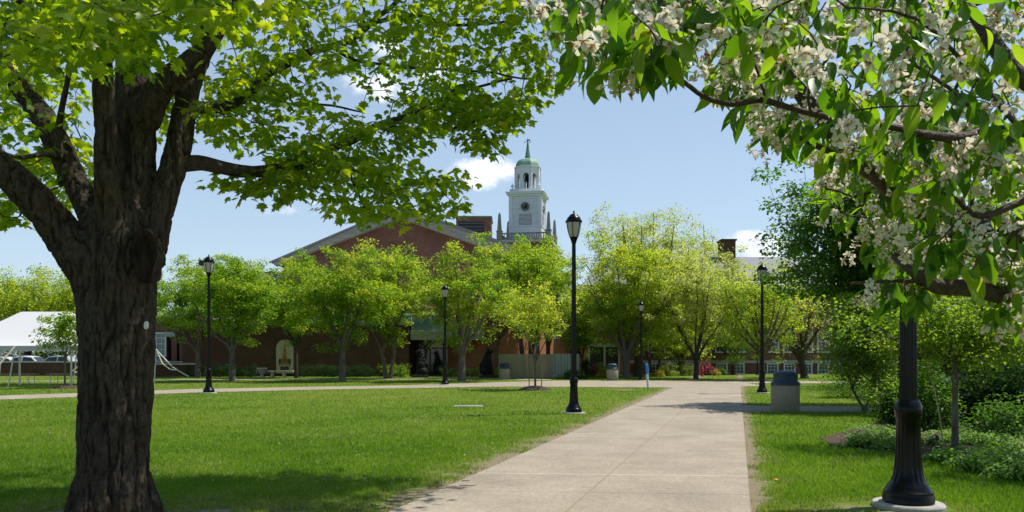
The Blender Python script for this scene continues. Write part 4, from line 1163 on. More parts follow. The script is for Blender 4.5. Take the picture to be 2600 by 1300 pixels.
# blue topped marker stake, iron posts, lawn fittings
mk = empty('marker_post', (GX(1646, 36.3), 36.3, 0), 0, 'thin white marker stake with bright blue top at the path corner', 'marker post')
b = MB(); b.tube([(0, 0, -0.05), (-0.055, 0, 0.70)], 0.055, 12); b.build('shaft', M['postwhite'], mk, fix=False)
b = MB(); b.tube([(-0.055, 0, 0.70), (-0.09, 0, 1.14), (-0.092, 0, 1.17)], [0.066, 0.066, 0.03], 12); b.build('blue_sleeve', M['blue'], mk, fix=False)
ip = empty('iron_post')
b = MB(); b.lathe([(0.001, -0.05), (0.045, -0.05), (0.045, 0.04), (0.03, 0.05), (0.028, 1.15), (0.001, 1.15)], 12); b.build('post', M['iron'], ip, fix=False)
b = MB(); b.ball((0, 0, 1.19), 0.05); b.build('ball_cap', M['iron'], ip, fix=False)
for i, (px, d, lb) in enumerate([(2231, 24.6, 'thin black iron post, left of three, in front of the green shrubs'), (2242, 22.3, 'thin black iron post, middle and nearest of three, by the side path'), (2250, 25.0, 'thin black iron post, right of three, beside the lamp post')]):
    o = ip if i == 0 else copy_tree(ip)
    o.location = (GX(px, d), d, 0); tag(o, lb, 'post', 'iron posts by the side path')
b = MB(); b.box((0, 0, 0.0), (0.86, 0.62, 0.05)); b.box((0.0, 0, 0.028), (0.7, 0.46, 0.012)); o = b.build('access_cover', mat_plain('worn_concrete', (.25, .245, .23), .9, 5, .25, .3, 40), None, 0.01); o.location = (-1.30, 23.5, 0); o.rotation_euler.z = 0.04
tag(o, 'pale concrete access cover set flat in the lawn', 'cover')
b = MB(); b.lathe([(0.001, -0.02), (0.34, -0.02), (0.35, 0.03), (0.30, 0.045), (0.001, 0.045)], 24, smooth=False); o = b.build('valve_cover', mat_plain('rusty_cover', (0.26, 0.15, 0.09), 0.8, 10, 0.4)); o.location = (GX(1580, 34.2), 34.2, 0); o.scale = (1.4, .8, 1)
tag(o, 'rusty brown flat cover in the lawn near the path corner', 'cover')
# garden spotlight in the bed
gs = empty('garden_spotlight', (GX(2368, 12.9), 12.9, 0.02), R(25), 'little black garden spotlight on a stake in the mulch bed', 'spotlight')
b = MB(); b.tube([(0, 0, -0.03), (0, 0, 0.12)], 0.02, 8); b.build('stake', M['dark'], gs, fix=False)
b = MB(); b.tube([(-0.10, 0, 0.10), (0.0, 0, 0.15), (0.11, 0, 0.205)], [0.05, 0.07, 0.078], 16); b.build('head', M['dark'], gs, fix=False); gs.scale = (.75, .75, .75)
# dandelion and a fallen twig
da = empty('dandelion', (GX(1970, 9.2), 9.2, 0), 0, 'single yellow dandelion in the grass right of the path', 'flower')
b = MB(); b.tube([(0, 0, 0), (0.005, 0, 0.05)], 0.003, 5); b.build('stalk', M['lf_garden'], da, fix=False)
b = MB(); b.lathe([(0.001, 0.045), (0.012, 0.05), (0.024, 0.062), (0.018, 0.07), (0.001, 0.074)], 14); b.build('flower_head', mat_plain('dandelion_yellow', (0.75, 0.42, 0.01), 0.7, 40, 0.15), da, fix=False)
for i, (px, d, pts, lb) in enumerate([(1188, 9.0, [(-.10, 0, .022), (-.03, .01, .026), (.05, -.005, .024), (.10, .015, .03)], 'longer thin fallen twig lying on the near path'), (1182, 9.35, [(-.05, 0, .022), (0, .008, .026), (.05, .0, .024)], 'short fallen twig behind the longer twig on the path')]):
    b = MB(); b.tube(pts, [.004, .005, .004, .002][:len(pts)], 6); o = b.build('fallen_twig', M['twig'], None, fix=False); o.location = (GX(px, d), d, 0); tag(o, lb, 'twig', 'fallen twigs on the path')

# ------------------------------------------------------------------ buildings
# --- hall with the big gable and the low brick wing in front
hall = empty('gabled_hall', (-10, 72, 0), 0, 'large brown brick hall with a broad gable and low flat wing behind the tree row', 'building')
def hb(x, y, z=0): return (x + 10, y - 72, z)
D = 72.0
def gz(py): return ZH(py, D)
def gx(px): return GX(px, D) + 10
AP = (gx(1018), gz(531))
LE, RE = (gx(705), gz(668)), (gx(1290), gz(629))
b = MB(); b.prism([(gx(718), 0), (gx(1275), 0), (gx(1275), RE[1] - 0.4), (AP[0], AP[1] - 0.4), (gx(718), LE[1] - 0.3)], 0, 26); b.build('gable_wall', M['brick'], hall)
def rake(a, c, th, y0, y1):
    return [(a[0], a[1]), (c[0], c[1]), (c[0], c[1] - th), (a[0], a[1] - th)]
b = MB(); b.prism([LE, AP, RE, (RE[0], RE[1] - .85), (AP[0], AP[1] - .95), (LE[0], LE[1] - .35), (LE[0] - .25, LE[1] - 0.1)], -0.75, -0.003); b.build('verge', M['fascia'], hall, 0.03)
b = MB()
b.prism([(LE[0] - .6, LE[1] + .0), (AP[0], AP[1] + .14), (RE[0] + .6, RE[1] + .10), (RE[0], RE[1] + 0.003), (AP[0], AP[1] + 0.003), (LE[0], LE[1] + 0.003)], -0.85, 26.5); b.build('roof', M['roof'], hall)
# rooftop plant house in brick with a louvred front
x0, x1, z0, z1 = GX(1158, 80) + 10, GX(1247, 80) + 10, 9.5, ZH(552, 80)
vt = MB().bx(x0, x1, 8, 12, z0, z1).build('plant_house', M['brick'], hall)
b = MB()
b.bx(x0 + .3, x1 - .75, 7.93, 7.997, z1 - 3.4, z1 - .45)
lv = b.build('louvre', M['dark'], vt)
b = MB()
for k in range(9): b.box(((x0 + x1) / 2 - .22, 7.91, z1 - .62 - k * .34), (x1 - x0 - 1.15, .03, .03))
b.build('blade', M['stonedk'], lv)
MB().bx(x0 - .1, x1 + .1, 7.9, 12.1, z1 + .003, z1 + .14).build('coping', M['copperdk'], vt)
# low wing (world: front face at y = 59.5)
WX0, WX1, WZ = GX(470, 60) , GX(1040, 60), 3.85
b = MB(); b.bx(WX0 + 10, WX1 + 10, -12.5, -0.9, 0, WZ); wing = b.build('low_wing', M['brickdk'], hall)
MB().bx(WX0 + 9.85, WX1 + 10.12, -12.65, -0.9, WZ + .003, WZ + .22).build('coping', M['fascia'], wing)
# skylight strip on the wing roof, white frames
sk_ = MB().bx(GX(780, 64) + 10, GX(1120, 64) + 10, -8.5, -3.0, WZ + .22, WZ + 1.0).build('roof_skylight', M['glassteal'], hall)
b = MB()
for k in range(15):
    xx = GX(780, 64) + 10 + k * 0.777
    b.box((xx, -8.53, WZ + .62), (.09, .05, .8))
b.bx(GX(780, 64) + 9.9, GX(1120, 64) + 10.1, -8.62, -2.9, WZ + 1.003, WZ + 1.12)
b.build('skylight_frame', M['offwhite'], sk_)
# recessed glazed entrance to the right of the wing
EX0, EX1 = GX(1040, 60) + 10, GX(1222, 60) + 10
b = MB(); b.bx(EX0 + .12, EX1 + .3, -12.45, -0.9, 2.75, 3.45); b.build('entrance_lintel', M['fascia'], hall, .02)
MB().bx(EX0 + .12, EX1, -12.2, -1.0, 3.453, 4.0).build('clerestory', M['glassteal'], hall)
eg = MB().bx(EX0 + .01, EX1 + .29, -9.2, -9.0, 0.0, 2.74).build('entrance_glazing', M['glass'], hall)
b = MB()
for k in range(6): b.box((EX0 + .25 + k * (EX1 - EX0 - .3) / 5, -9.26, 1.37), (.09, .1, 2.7))
b.box(((EX0 + EX1) / 2 + .1, -9.27, 2.15), (EX1 - EX0, .08, .09))
b.build('mullion', M['dark'], eg)
MB().bx(EX1 + .3, GX(1262, 60) + 10, -12.3, -0.9, 0, 4.4).build('entrance_pier', M['brick'], hall)

# --- sunlit side wing with the orange brick wall
an = empty('side_wing', (GX(1262, 60), 60.0, 0), R(55), 'orange red brick side wing catching the sun behind the beige fence', 'building')
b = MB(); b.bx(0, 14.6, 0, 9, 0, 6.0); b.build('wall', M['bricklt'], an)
MB().bx(-.15, 14.75, -.15, 9.1, 6.003, 6.28).build('coping', M['stone'], an)
b = MB(); b.tube([(5.6, -.12, 0), (5.6, -.12, 6.0)], .09, 10); b.build('downpipe', M['dark'], an, fix=False)
MB().bx(4.4, 4.75, -.14, -.003, 1.4, 4.3).build('wall_vent', M['dark'], an)
for k in range(3):
    f = MB().bx(8.2 + k * 2.2, 8.95 + k * 2.2, -.06, -.003, 3.0, 4.3).build('window', M['offwhite'], an)
    MB().bx(8.28 + k * 2.2, 8.87 + k * 2.2, -.072, -.062, 3.08, 4.22).build('pane', M['glass'], f)

# --- bell tower
tw = empty('bell_tower', (GX(1340, 122.4), 122.6, 0), R(-10), 'white wooden bell tower with clock, green dome and spire rising above the trees', 'tower')
TD_ = 120.0
def tz(py): return ZH(py, TD_)
hw = 2.42
b = MB(); b.bx(-4.0, 4.0, -4.0, 4.0, 0, 18.7); b.build('brick_base', M['brick'], tw)
MB().bx(-4.2, 4.2, -4.2, 4.2, 18.703, 19.1).build('stone_deck', M['stone'], tw)
b = MB()
for sx_, sy_, ln in ((0, -3.75, 7.1), (0, 3.75, 7.1)):
    b.box((0, sy_, 20.12), (ln, .26, .2)); b.box((0, sy_, 19.24), (ln, .26, .2))
    for k in range(20): b.lathe([(.06, 0), (.1, .18), (.05, .5), (.08, .68)], 6, (-3.35 + k * .352, sy_, 19.34))
for sx_ in (-3.75, 3.75):
    b.box((sx_, 0, 20.12), (.26, 7.1, .2)); b.box((sx_, 0, 19.24), (.26, 7.1, .2))
    for k in range(20): b.lathe([(.06, 0), (.1, .18), (.05, .5), (.08, .68)], 6, (sx_, -3.35 + k * .352, 19.34))
b.build('balustrade', M['stonedk'], tw)
for sx_ in (-1, 1):
    for sy_ in (-1, 1):
        b = MB(); b.box((sx_ * 3.75, sy_ * 3.75, 19.75), (.78, .78, 1.3)); b.box((sx_ * 3.75, sy_ * 3.75, 20.47), (.92, .92, .14))
        b.box((sx_ * 3.75, sy_ * 3.75, 21.75), (.62, .62, 2.4), 0, .55); b.box((sx_ * 3.75, sy_ * 3.75, 23.03), (.3, .3, .16)); b.lathe([(.05, 0), (.12, .08), (.03, .25)], 8, (sx_ * 3.75, sy_ * 3.75, 23.1))
        b.build('obelisk', M['stonedk'], tw)
# clapboard shaft
b = MB()
b.bx(-hw - .1, hw + .1, -hw - .1, hw + .1, 19.1, tz(575))
nb = 30
zA, zB = tz(571), tz(497)
for k in range(nb):
    za, zb = zA + (zB - zA) * k / nb, zA + (zB - zA) * (k + 1) / nb
    q = hw
    vs = []
    for z, e_ in ((za, .035), (zb - .006, 0.0)):
        vs += [(-q - e_, -q - e_, z), (q + e_, -q - e_, z), (q + e_, q + e_, z), (-q - e_, q + e_, z)]
    b.add(vs, [(0, 1, 5, 4), (1, 2, 6, 5), (2, 3, 7, 6), (3, 0, 4, 7), (0, 3, 2, 1), (4, 5, 6, 7)])
sh = b.build('shaft', M['white'], tw)
b = MB()
for sx_ in (-1, 1):
    for sy_ in (-1, 1): b.box((sx_ * (hw - .14), sy_ * (hw - .14), (zA + zB) / 2), (.52, .52, zB - zA))
b.box((0, 0, tz(573)), (2 * hw + .42, 2 * hw + .42, .22))
b.box((0, 0, tz(526) ), (2 * hw + .28, 2 * hw + .28, .16))
b.build('corner_board', M['white'], sh)
b = MB()
b.box((0, 0, zB + .14), (2 * hw + .4, 2 * hw + .4, .28)); b.box((0, 0, zB + .42), (2 * hw + .95, 2 * hw + .95, .26)); b.box((0, 0, zB + .60), (2 * hw + 1.15, 2 * hw + 1.15, .10))
b.build('cornice', M['white'], tw)
b = MB(); b.box((0, 0, tz(485.5) + .05), (2 * hw - .05, 2 * hw - .05, .75)); b.box((0, 0, tz(479.5) + .02), (2 * hw + .08, 2 * hw + .08, .12)); b.build('parapet', M['white'], tw)
def clock(parent, rz):
    cm = Matrix.Rotation(rz, 4, 'Z') @ Matrix.Translation((0, -hw - .15, tz(524)))
    b = MB()
    b.lathe([(.001, 0), (.62, 0), (.62, .06), (.001, .06)], 40, smooth=False); b.xform(cm @ Matrix.Rotation(R(90), 4, 'X'))
    c = b.build('clock_face', M['bronze'], parent)
    b = MB(); b.lathe([(.36, .065), (.36, .08), (.40, .08), (.40, .065)], 40, smooth=False, caps=False)
    b.lathe([(.60, .0), (.60, .10), (.68, .10), (.68, .0)], 40, smooth=False, caps=False); b.xform(cm @ Matrix.Rotation(R(90), 4, 'X')); b.build('ring', M['fascia'], c)
    b = MB()
    for k in range(12):
        a = math.pi * k / 6
        q = MB(); q.box((0, 0, 0), (.05 if k % 3 else .09, .02, .15)); q.xform(Matrix.Translation((.5 * math.sin(a), -.085, .5 * math.cos(a))) @ Matrix.Rotation(a, 4, 'Y')); b.add(q.v, q.f)
    q = MB(); q.lathe([(.42, .078), (.42, .09), (.585, .09), (.585, .078)], 40, smooth=False, caps=False); q.xform(Matrix.Rotation(R(90), 4, 'X'))
    b.xform(cm); nm_ = b.build('numerals', M['stone'], c)
    for nm, ln, a in (('hour_hand', .26, R(318)), ('minute_hand', .42, R(350))):
        q = MB(); q.box((0, -.11, ln / 2), (.06, .02, ln)); q.xform(cm @ Matrix.Rotation(a, 4, 'Y')); q.build(nm, M['stone'], c)
    z0, z1 = tz(571) + .06, tz(541)
    q = MB(); q.bx(-.92, .92, -hw - .08, -hw - .04, z0, z1); q.xform(Matrix.Rotation(rz, 4, 'Z')); lbk = q.build('louvre', M['glass'], parent)
    q = MB()
    for k in range(9): q.box((0, -hw - .13, z0 + .1 + k * (z1 - z0) / 9), (1.76, .09, .10))
    q.xform(Matrix.Rotation(rz, 4, 'Z')); q.build('slat', M['white'], lbk)
for rz in (0, R(90)):
    clock(tw, rz)
# belfry: eight arched bays
ap = 1.86
bz0, bz1 = tz(479), tz(421.5)
fw = 2 * ap * math.tan(R(22.5))
b = MB()
for k in range(8):
    q = MB()
    ow, oz0, oz1 = fw * .30, bz0 + .25, bz1 - 1.25
    poly = [(-fw / 2, bz0), (fw / 2, bz0), (fw / 2, bz1), (-fw / 2, bz1)]
    arch = [(ow * math.cos(a), oz1 + ow * math.sin(a)) for a in np.linspace(0, math.pi, 11)]
    left = [(-fw / 2, bz0), (-ow, bz0), (-ow, oz1)] + [p_ for p_ in arch[::-1] if p_[0] <= 0.001][1:] + [(0, bz1), (-fw / 2, bz1)]
    right = [(-x, z) for x, z in left][::-1]
    q.prism(left, -ap, -ap + .30); q.prism(right, -ap, -ap + .30)
    q.box((0, -ap + .15, bz0 + .13), (2 * ow, .3, .26))
    q.xform(Matrix.Rotation(R(45 * k), 4, 'Z')); b.add(q.v, q.f)
bf = b.build('belfry', M['white'], tw)
b = MB(); b.lathe([(.001, bz1 - .35), (1.6, bz1 - .35), (1.6, bz1 - .1), (.001, bz1 - .1)], 8, a0=R(22.5), smooth=False); b.build('belfry_ceiling', M['dark'], bf)
b = MB()
for k in range(8):
    q = MB(); q.box((0, -ap * 1.05, (bz0 + bz1) / 2), (.26, .26, bz1 - bz0)); q.xform(Matrix.Rotation(R(45 * k + 22.5), 4, 'Z')); b.add(q.v, q.f)
b.build('column', M['white'], bf)
b = MB(); b.lathe([(.001, 1.0), (.2, .98), (.32, .85), (.42, .4), (.55, .1), (.62, 0), (.001, 0.02)], 24, (0, 0, bz1 - 1.75)); b.tube([(0, 0, bz0), (0, 0, bz1 - 1.6)], .16, 8); b.build('bell', M['bronze'], tw, fix=False)
b = MB()
co_ = 1 / math.cos(R(22.5))
b.lathe([(ap * co_ - .02, bz1), (ap * co_ + .12, bz1 + .06), (ap * co_ + .2, bz1 + .2), (ap * co_ + .2, bz1 + .28), (.01, bz1 + .34)], 8, a0=R(22.5), smooth=False); b.build('belfry_cornice', M['white'], tw)
b = MB(); dz = bz1 + .30; dh = tz(393) - dz
b.lathe([(1.80 * co_ * math.cos(t_) ** .62, dz + dh * math.sin(t_)) for t_ in np.linspace(0, 1.54, 12)] + [(.001, dz + dh)], 8, a0=R(22.5), smooth=False); b.build('dome', M['copper'], tw)
b = MB(); b.lathe([(.50, tz(396)), (.46, tz(392)), (.42, tz(388)), (.12, tz(353)), (.001, tz(352))], 8, smooth=False); b.build('spire', M['copperdk'], tw)
b = MB(); b.tube([(0, 0, tz(353)), (0, 0, tz(337))], .025, 6); b.box((0, 0, tz(349)), (.9, .04, .04)); b.box((0, 0, tz(349)), (.04, .9, .04))
for s_ in (-1, 1): b.ball((s_ * .45, 0, tz(349)), .09); b.ball((0, s_ * .45, tz(349)), .09)
b.box((.1, 0, tz(344)), (.55, .04, .2)); b.ball((0, 0, tz(352)), .12); b.build('weathervane', M['dark'], tw)
for sx_ in (-1, 1):
    for sy_ in (-1, 1):
        b = MB(); b.lathe([(.001, 0), (.16, 0), (.12, .12), (.07, .2), (.2, .38), (.26, .55), (.2, .68), (.1, .74), (.1, .82), (.03, .95), (.001, 1)], 12, (sx_ * 2.05, sy_ * 2.05, tz(479) + .02)); b.build('urn', M['white'], tw, fix=False)

# --- long brick building on the right
RB = 68.0
rbx0, rbx1 = GX(1490, RB), GX(2420, RB)
rb = empty('long_brick_building', ((rbx0 + rbx1) / 2, RB, 0), 0, 'long dark red brick building with white basement windows and slate roof behind the trees', 'building')
ox = (rbx0 + rbx1) / 2
b = MB(); b.bx(rbx0 - ox, rbx1 - ox, 0, 13, 0, 7.2); b.build('wall', M['brick'], rb)
b = MB(); b.bx(GX(1575, RB) - ox, rbx1 - ox + .05, -.12, -.003, .92, 1.16); b.build('water_table', M['stone'], rb)
MB().bx(rbx0 - ox - .4, rbx1 - ox + .4, -.5, 13.5, 7.203, 7.6).build('cornice', M['offwhite'], rb)
b = MB()
L_, Rr_ = rbx0 - ox - .5, rbx1 - ox + .5
b.add([(L_, -.6, 7.6), (Rr_, -.6, 7.6), (Rr_, 13.6, 7.6), (L_, 13.6, 7.6), (L_ + 3, 6.5, 10.9), (Rr_, 6.5, 10.9)], [(0, 1, 5, 4), (1, 2, 5), (2, 3, 4, 5), (3, 0, 4), (0, 3, 2, 1)])
rf = b.build('roof', M['roof'], rb)
b = MB(); cx_ = GX(1845, 74) - ox; b.bx(cx_ - .62, cx_ + .62, 5.2, 6.8, 8.5, ZH(614, 74)); b.bx(cx_ - .72, cx_ + .72, 5.1, 6.9, ZH(614, 74) + .003, ZH(610, 74)); b.build('chimney', M['brickdk'], rf)
k = 0
for px in range(1650, 2400, 43):
    if px in (1908,): continue
    for row, (z0, z1, wd) in enumerate(((.06, .90, 1.0), (1.92, 3.7, 1.1), (4.6, 6.5, 1.1))):
        x = GX(px + 10, RB) - ox
        b = MB()
        b.bx(x - wd / 2, x + wd / 2, -.09, -.003, z1 - .09, z1); b.bx(x - wd / 2, x - wd / 2 + .1, -.09, -.003, z0, z1 - .09); b.bx(x + wd / 2 - .1, x + wd / 2, -.09, -.003, z0, z1 - .09)
        b.bx(x - wd / 2 - .06, x + wd / 2 + .06, -.14, -.003, z0 - .1, z0 - .002)
        for q in (-.167, .167): b.box((x + q * (wd - .1), -.05, (z0 + z1) / 2 - .04), (.03, .035, z1 - z0 - .12))
        for q in ((.33, .66) if row == 0 else (.25, .5, .75)): b.box((x, -.053, z0 + (z1 - z0) * q), (wd - .21, .036, .035 if q != .5 else .07))
        f = b.build('window', M['offwhite'], rb)
        MB().bx(x - wd / 2 + .1, x + wd / 2 - .1, -.03, -.006, z0, z1 - .09).build('pane', M['glass'], f)
# doorway bay with white pilasters and arch
dx = GX(1538, RB - .6) - ox
b = MB(); b.bx(dx - 2.2, dx + 1.7, -.6, -.003, 0, 5.2); b.build('entrance_bay', M['bricklt'], rb)
dr = MB().bx(dx - 1.35, dx + 1.05, -.66, -.603, 0, 2.3).build('door', M['dark'], rb)
b = MB()
for q in (-1.45, -.12, 1.12): b.bx(dx + q - .07, dx + q + .09, -.72, -.603, 0, 2.32)
b.bx(dx - 1.55, dx + 1.25, -.74, -.603, 2.323, 2.62)
pts = [(dx - .15 + 1.25 * math.cos(a), -.68, 2.65 + 1.15 * math.sin(a)) for a in np.linspace(0, math.pi, 15)]
b.tube(pts, .11, 6)
b.build('door_surround', M['stone'], dr)
b = MB(); b.prism([(dx - .15 + 1.12 * math.cos(a), 2.63 + 1.03 * math.sin(a)) for a in np.linspace(0, math.pi, 15)], -.63, -.603); b.build('fanlight', M['brick'], dr)

# --- brick building glimpsed behind the tent
lb = empty('porch_building', (GX(430, 64), 64, 0), 0, 'brick building with white sash window and shadowed porch right of the maple trunk', 'building')
ox = GX(430, 64)
b = MB(); b.bx(GX(330, 64) - ox, GX(424, 64) - ox, 0, 8, 0, 4.6); b.build('wall', M['brick'], lb)
b = MB(); b.bx(GX(424, 64) - ox + .003, GX(520, 64) - ox, 2.5, 8, 0, 4.6); b.bx(GX(424, 64) - ox + .003, GX(520, 64) - ox, 0, 2.497, 3.1, 4.6); b.build('porch_wall', M['brickdk'], lb)
MB().bx(GX(325, 64) - ox, GX(525, 64) - ox, -.2, 8.2, 4.603, 4.9).build('cornice', M['stone'], lb)
MB().bx(GX(420, 64) - ox, GX(446, 64) - ox, -.12, -.003, 3.1, 3.5).build('keystone_panel', M['stone'], lb)
for px in (441, 462):
    MB().bx(GX(px, 64) - ox - .22, GX(px, 64) - ox + .22, .05, .5, .0, 3.097).build('porch_pier', M['brick'], lb)
x = GX(405, 64) - ox
b = MB(); z0, z1, wd = 1.6, 3.45, 1.15
b.bx(x - wd / 2, x + wd / 2, -.09, -.003, z1 - .1, z1); b.bx(x - wd / 2, x - wd / 2 + .12, -.09, -.003, z0, z1 - .1); b.bx(x + wd / 2 - .12, x + wd / 2, -.09, -.003, z0, z1 - .1); b.bx(x - wd / 2, x + wd / 2, -.12, -.003, z0 - .12, z0 - .002)
for q in (.25, .5, .75): b.box((x, -.05, z0 + (z1 - z0) * q), (wd - .25, .03, .04))
for q in (-.2, .2): b.box((x + q, -.052, (z0 + z1) / 2), (.035, .03, z1 - z0 - .15))
f = b.build('window', M['offwhite'], lb); MB().bx(x - wd / 2 + .12, x + wd / 2 - .12, -.03, -.005, z0, z1 - .1).build('pane', M['glassteal'], f)
# grey flat-roofed block glimpsed above the trees at the left of the gable
gb = empty('grey_roofed_block', (GX(660, 85), 85, 0), 0, 'low brick block with a grey roof left of the gable, mostly behind trees', 'building')
b = MB(); b.bx(-6, 4, 0, 8, 0, 8.6); b.build('wall', M['brickdk'], gb)
b = MB(); b.prism([(-6.4, 8.6), (4.3, 8.6), (3.0, 10.6), (-4.5, 10.6)], -.4, 8.4); b.build('roof', M['roof'], gb)

# low brick garden wall behind the tent
gw = empty('low_brick_wall', (-26, 61, 0), 0, 'low brick wall with stone coping between the tent and the parked cars', 'wall')
MB().bx(-16, 2.4, 0, .35, 0, 1.02).build('wall', M['brickdk'], gw); MB().bx(-16.05, 2.45, -.06, .41, 1.023, 1.13).build('coping', M['stone'], gw)
gw2 = empty('porch_brick_wall', (GX(430, 58), 58, 0), 0, 'short low brick wall in front of the shadowed porch', 'wall')
MB().bx(-2.2, 1.9, 0, .35, 0, .88).build('wall', M['brickdk'], gw2); MB().bx(-2.25, 1.95, -.06, .41, .883, 1.0).build('coping', M['stone'], gw2)

# --- fence
fe = empty('beige_fence', (GX(1268, 52.9), 52.9, 0), 0, 'beige vinyl screen fence with plain panels beside the litter bin', 'fence')
wf = GX(1400, 52.9) - GX(1268, 52.9)
b = MB()
for k in range(26): b.bx(k * wf / 26 + .004, (k + 1) * wf / 26 - .004, 0, .03, .05, 1.58)
b.build('panel', M['fence'], fe)
for q in (0, .5, 1): MB().box((q * wf, .02, .84), (.12, .12, 1.68)).build('fence_post', M['fence'], fe, .01)
MB().bx(.07, wf - .07, -.012, .042, 1.583, 1.66).build('rail', M['fence'], fe)
f2 = empty('board_fence', (GX(1402, 53.2), 53.2, 0), R(24), 'pale grey green board fence with upright boards left of the dark juniper', 'fence')
b = MB()
for k in range(9):
    b.prism([(k * .235, .05), (k * .235 + .2, .05), (k * .235 + .2, 1.62), (k * .235 + .1, 1.72), (k * .235, 1.62)], -.02 * (k % 2), .05 - .02 * (k % 2))
b.build('board', M['fencegr'], f2)
MB().bx(-.05, 2.2, .06, .12, .4, .5).build('rail', M['fencegr'], f2)

# --- memorial tablet, bench, planter, urn
ta = empty('memorial_tablet', (GX(723, 59.2), 59.2, 0), 0, 'arched pale stone memorial tablet with gold tower relief and plaques on the brick wall', 'memorial')
b = MB(); z0, z1, hw2 = ZH(948, 59.2), ZH(878, 59.2), .64
arch = [(hw2 * math.cos(a), z1 - .15 + .62 * math.sin(a)) for a in np.linspace(0, math.pi, 19)]
b.prism([(-hw2, z0), (hw2, z0)] + arch, -.02, .2); b.build('tablet', M['tablet'], ta)
tr_ = [(-.18, .0), (.18, 0), (.17, .42), (.12, .45), (.12, .75), (.08, .78), (.07, .98), (.0, 1.22), (-.07, .98), (-.08, .78), (-.12, .75), (-.12, .45), (-.17, .42)]
b = MB(); b.prism([(x, z + ZH(911, 59.2)) for x, z in tr_], -.06, -.023); rl = b.build('tower_relief', M['gold'], ta)
b = MB(); b.box((0, -.07, ZH(899, 59.2)), (.07, .02, .12)); b.box((0, -.07, ZH(890, 59.2)), (.06, .02, .1)); b.box((0, -.07, ZH(907, 59.2)), (.09, .02, .14)); b.build('relief_opening', M['plaque'], rl)
b = MB(); zc = ZH(919, 59.2); b.box((0, -.05, zc), (.88, .06, .46)); pq = b.build('plaque', M['plaque'], ta, .02)
b = MB()
for k, wl in enumerate((.62, .5, .58, .4)): b.box((0, -.085, zc + .16 - k * .085), (wl, .012, .035))
b.box((0, -.085, zc - .16), (.7, .014, .09)); b.build('gold_lettering', M['gold'], pq)
b = MB(); b.box((0, -.045, ZH(935, 59.2)), (.64, .05, .28)); b.build('lower_plaque', M['plaque'], ta, .01)
be = empty('stone_bench', (GX(713, 56.5), 56.5, 0), 0, 'low grey stone bench in front of the memorial tablet', 'bench')
MB().box((0, 0, .43), (1.85, .45, .10)).build('seat', M['stone'], be, .015)
for q in (-.6, .25): MB().box((q, 0, .19), (.22, .36, .38), 0, .85).build('leg', M['stone'], be, .02)
pl = empty('stone_planter', (GX(665, 56.3), 56.3, 0), 0, 'grey stone urn planter on a foot left of the stone bench', 'planter')
b = MB(); b.lathe([(.001, 0), (.2, 0), (.2, .05), (.12, .1), (.1, .2), (.14, .26), (.24, .34), (.29, .52), (.33, .6), (.36, .62), (.36, .68), (.31, .69), (.28, .62), (.001, .62)], 32); b.build('bowl', M['stone'], pl, fix=False)
for s_ in (-1, 1):
    b = MB(); b.tube([(s_ * (.28 + .12 * math.sin(a)), 0, .42 + .14 * math.cos(a)) for a in np.linspace(0, math.pi, 9)], .02, 6); b.build('handle', M['stone'], pl, fix=False)

# --- dark bronze guardian statues by the entrance
def statue(name, label, X, Y, s, rz, flip):
    r = empty(name, (X, Y, 0), rz, label, 'statue')
    r.scale = (s, s, s)
    MB().box((0, 0, .09), (1.15, .8, .18)).build('plinth', M['dark'], r, .02)
    b = MB()
    # seated animal facing +x: haunch, upright chest, neck, blunt muzzle, forelegs apart, tail
    b.ball((-.22, 0, .48), (.36, .30, .34)); b.ball((-.16, 0, .85), (.30, .27, .36)); b.ball((-.02, 0, 1.22), (.25, .23, .36)); b.ball((0.0, 0, 1.56), (.19, .19, .26))
    b.ball((.04, 0, 1.86), (.20, .19, .19)); b.ball((.22, 0, 1.80), (.14, .11, .095)); b.ball((.2, 0, 1.88), (.12, .10, .07))
    for s_ in (-1, 1):
        b.tube([(.02, s_ * .15, 1.12), (.16, s_ * .17, .75), (.20, s_ * .17, .42), (.22, s_ * .17, .22)], [.13, .11, .085, .085], 10)
        b.ball((.29, s_ * .17, .22), (.14, .09, .06))
        b.ball((-.18, s_ * .24, .42), (.28, .13, .26)); b.ball((.06, s_ * .26, .22), (.18, .09, .06))
        b.ball((-.05, s_ * .13, 2.02), (.05, .045, .09))
    b.tube([(-.5, 0, .3), (-.62, 0, .6), (-.55, .05, .95), (-.42, .05, 1.15)], [.08, .08, .07, .09], 8)
    b.ball((-.38, 0, 1.0), (.14, .2, .16)); b.ball((-.3, 0, 1.22), (.13, .2, .16)); b.ball((-.2, 0, 1.48), (.13, .18, .16)); b.ball((-.12, 0, 1.72), (.13, .18, .14))
    me = remeshed('body', b, .028, 3)
    vv = np.zeros(len(me.vertices) * 3, np.float32); me.vertices.foreach_get('co', vv); vv = vv.reshape(-1, 3)
    for i in range(len(vv)): vv[i] += np.array(mnoise.noise_vector(Vector(vv[i]) * 7)) * .022
    me.vertices.foreach_set('co', vv.ravel()); me.update()
    link_mesh('body', me, M['bronze'], r)
statue('guardian_statue', 'dark bronze seated animal statue beside the beige litter bin', GX(1240, 55.5), 55.5, 1.0, R(-12), 1)
statue('guardian_statue', 'dark seated animal statue in shade left of the glazed entrance', GX(1066, 56.5), 56.5, 0.98, R(196), -1)

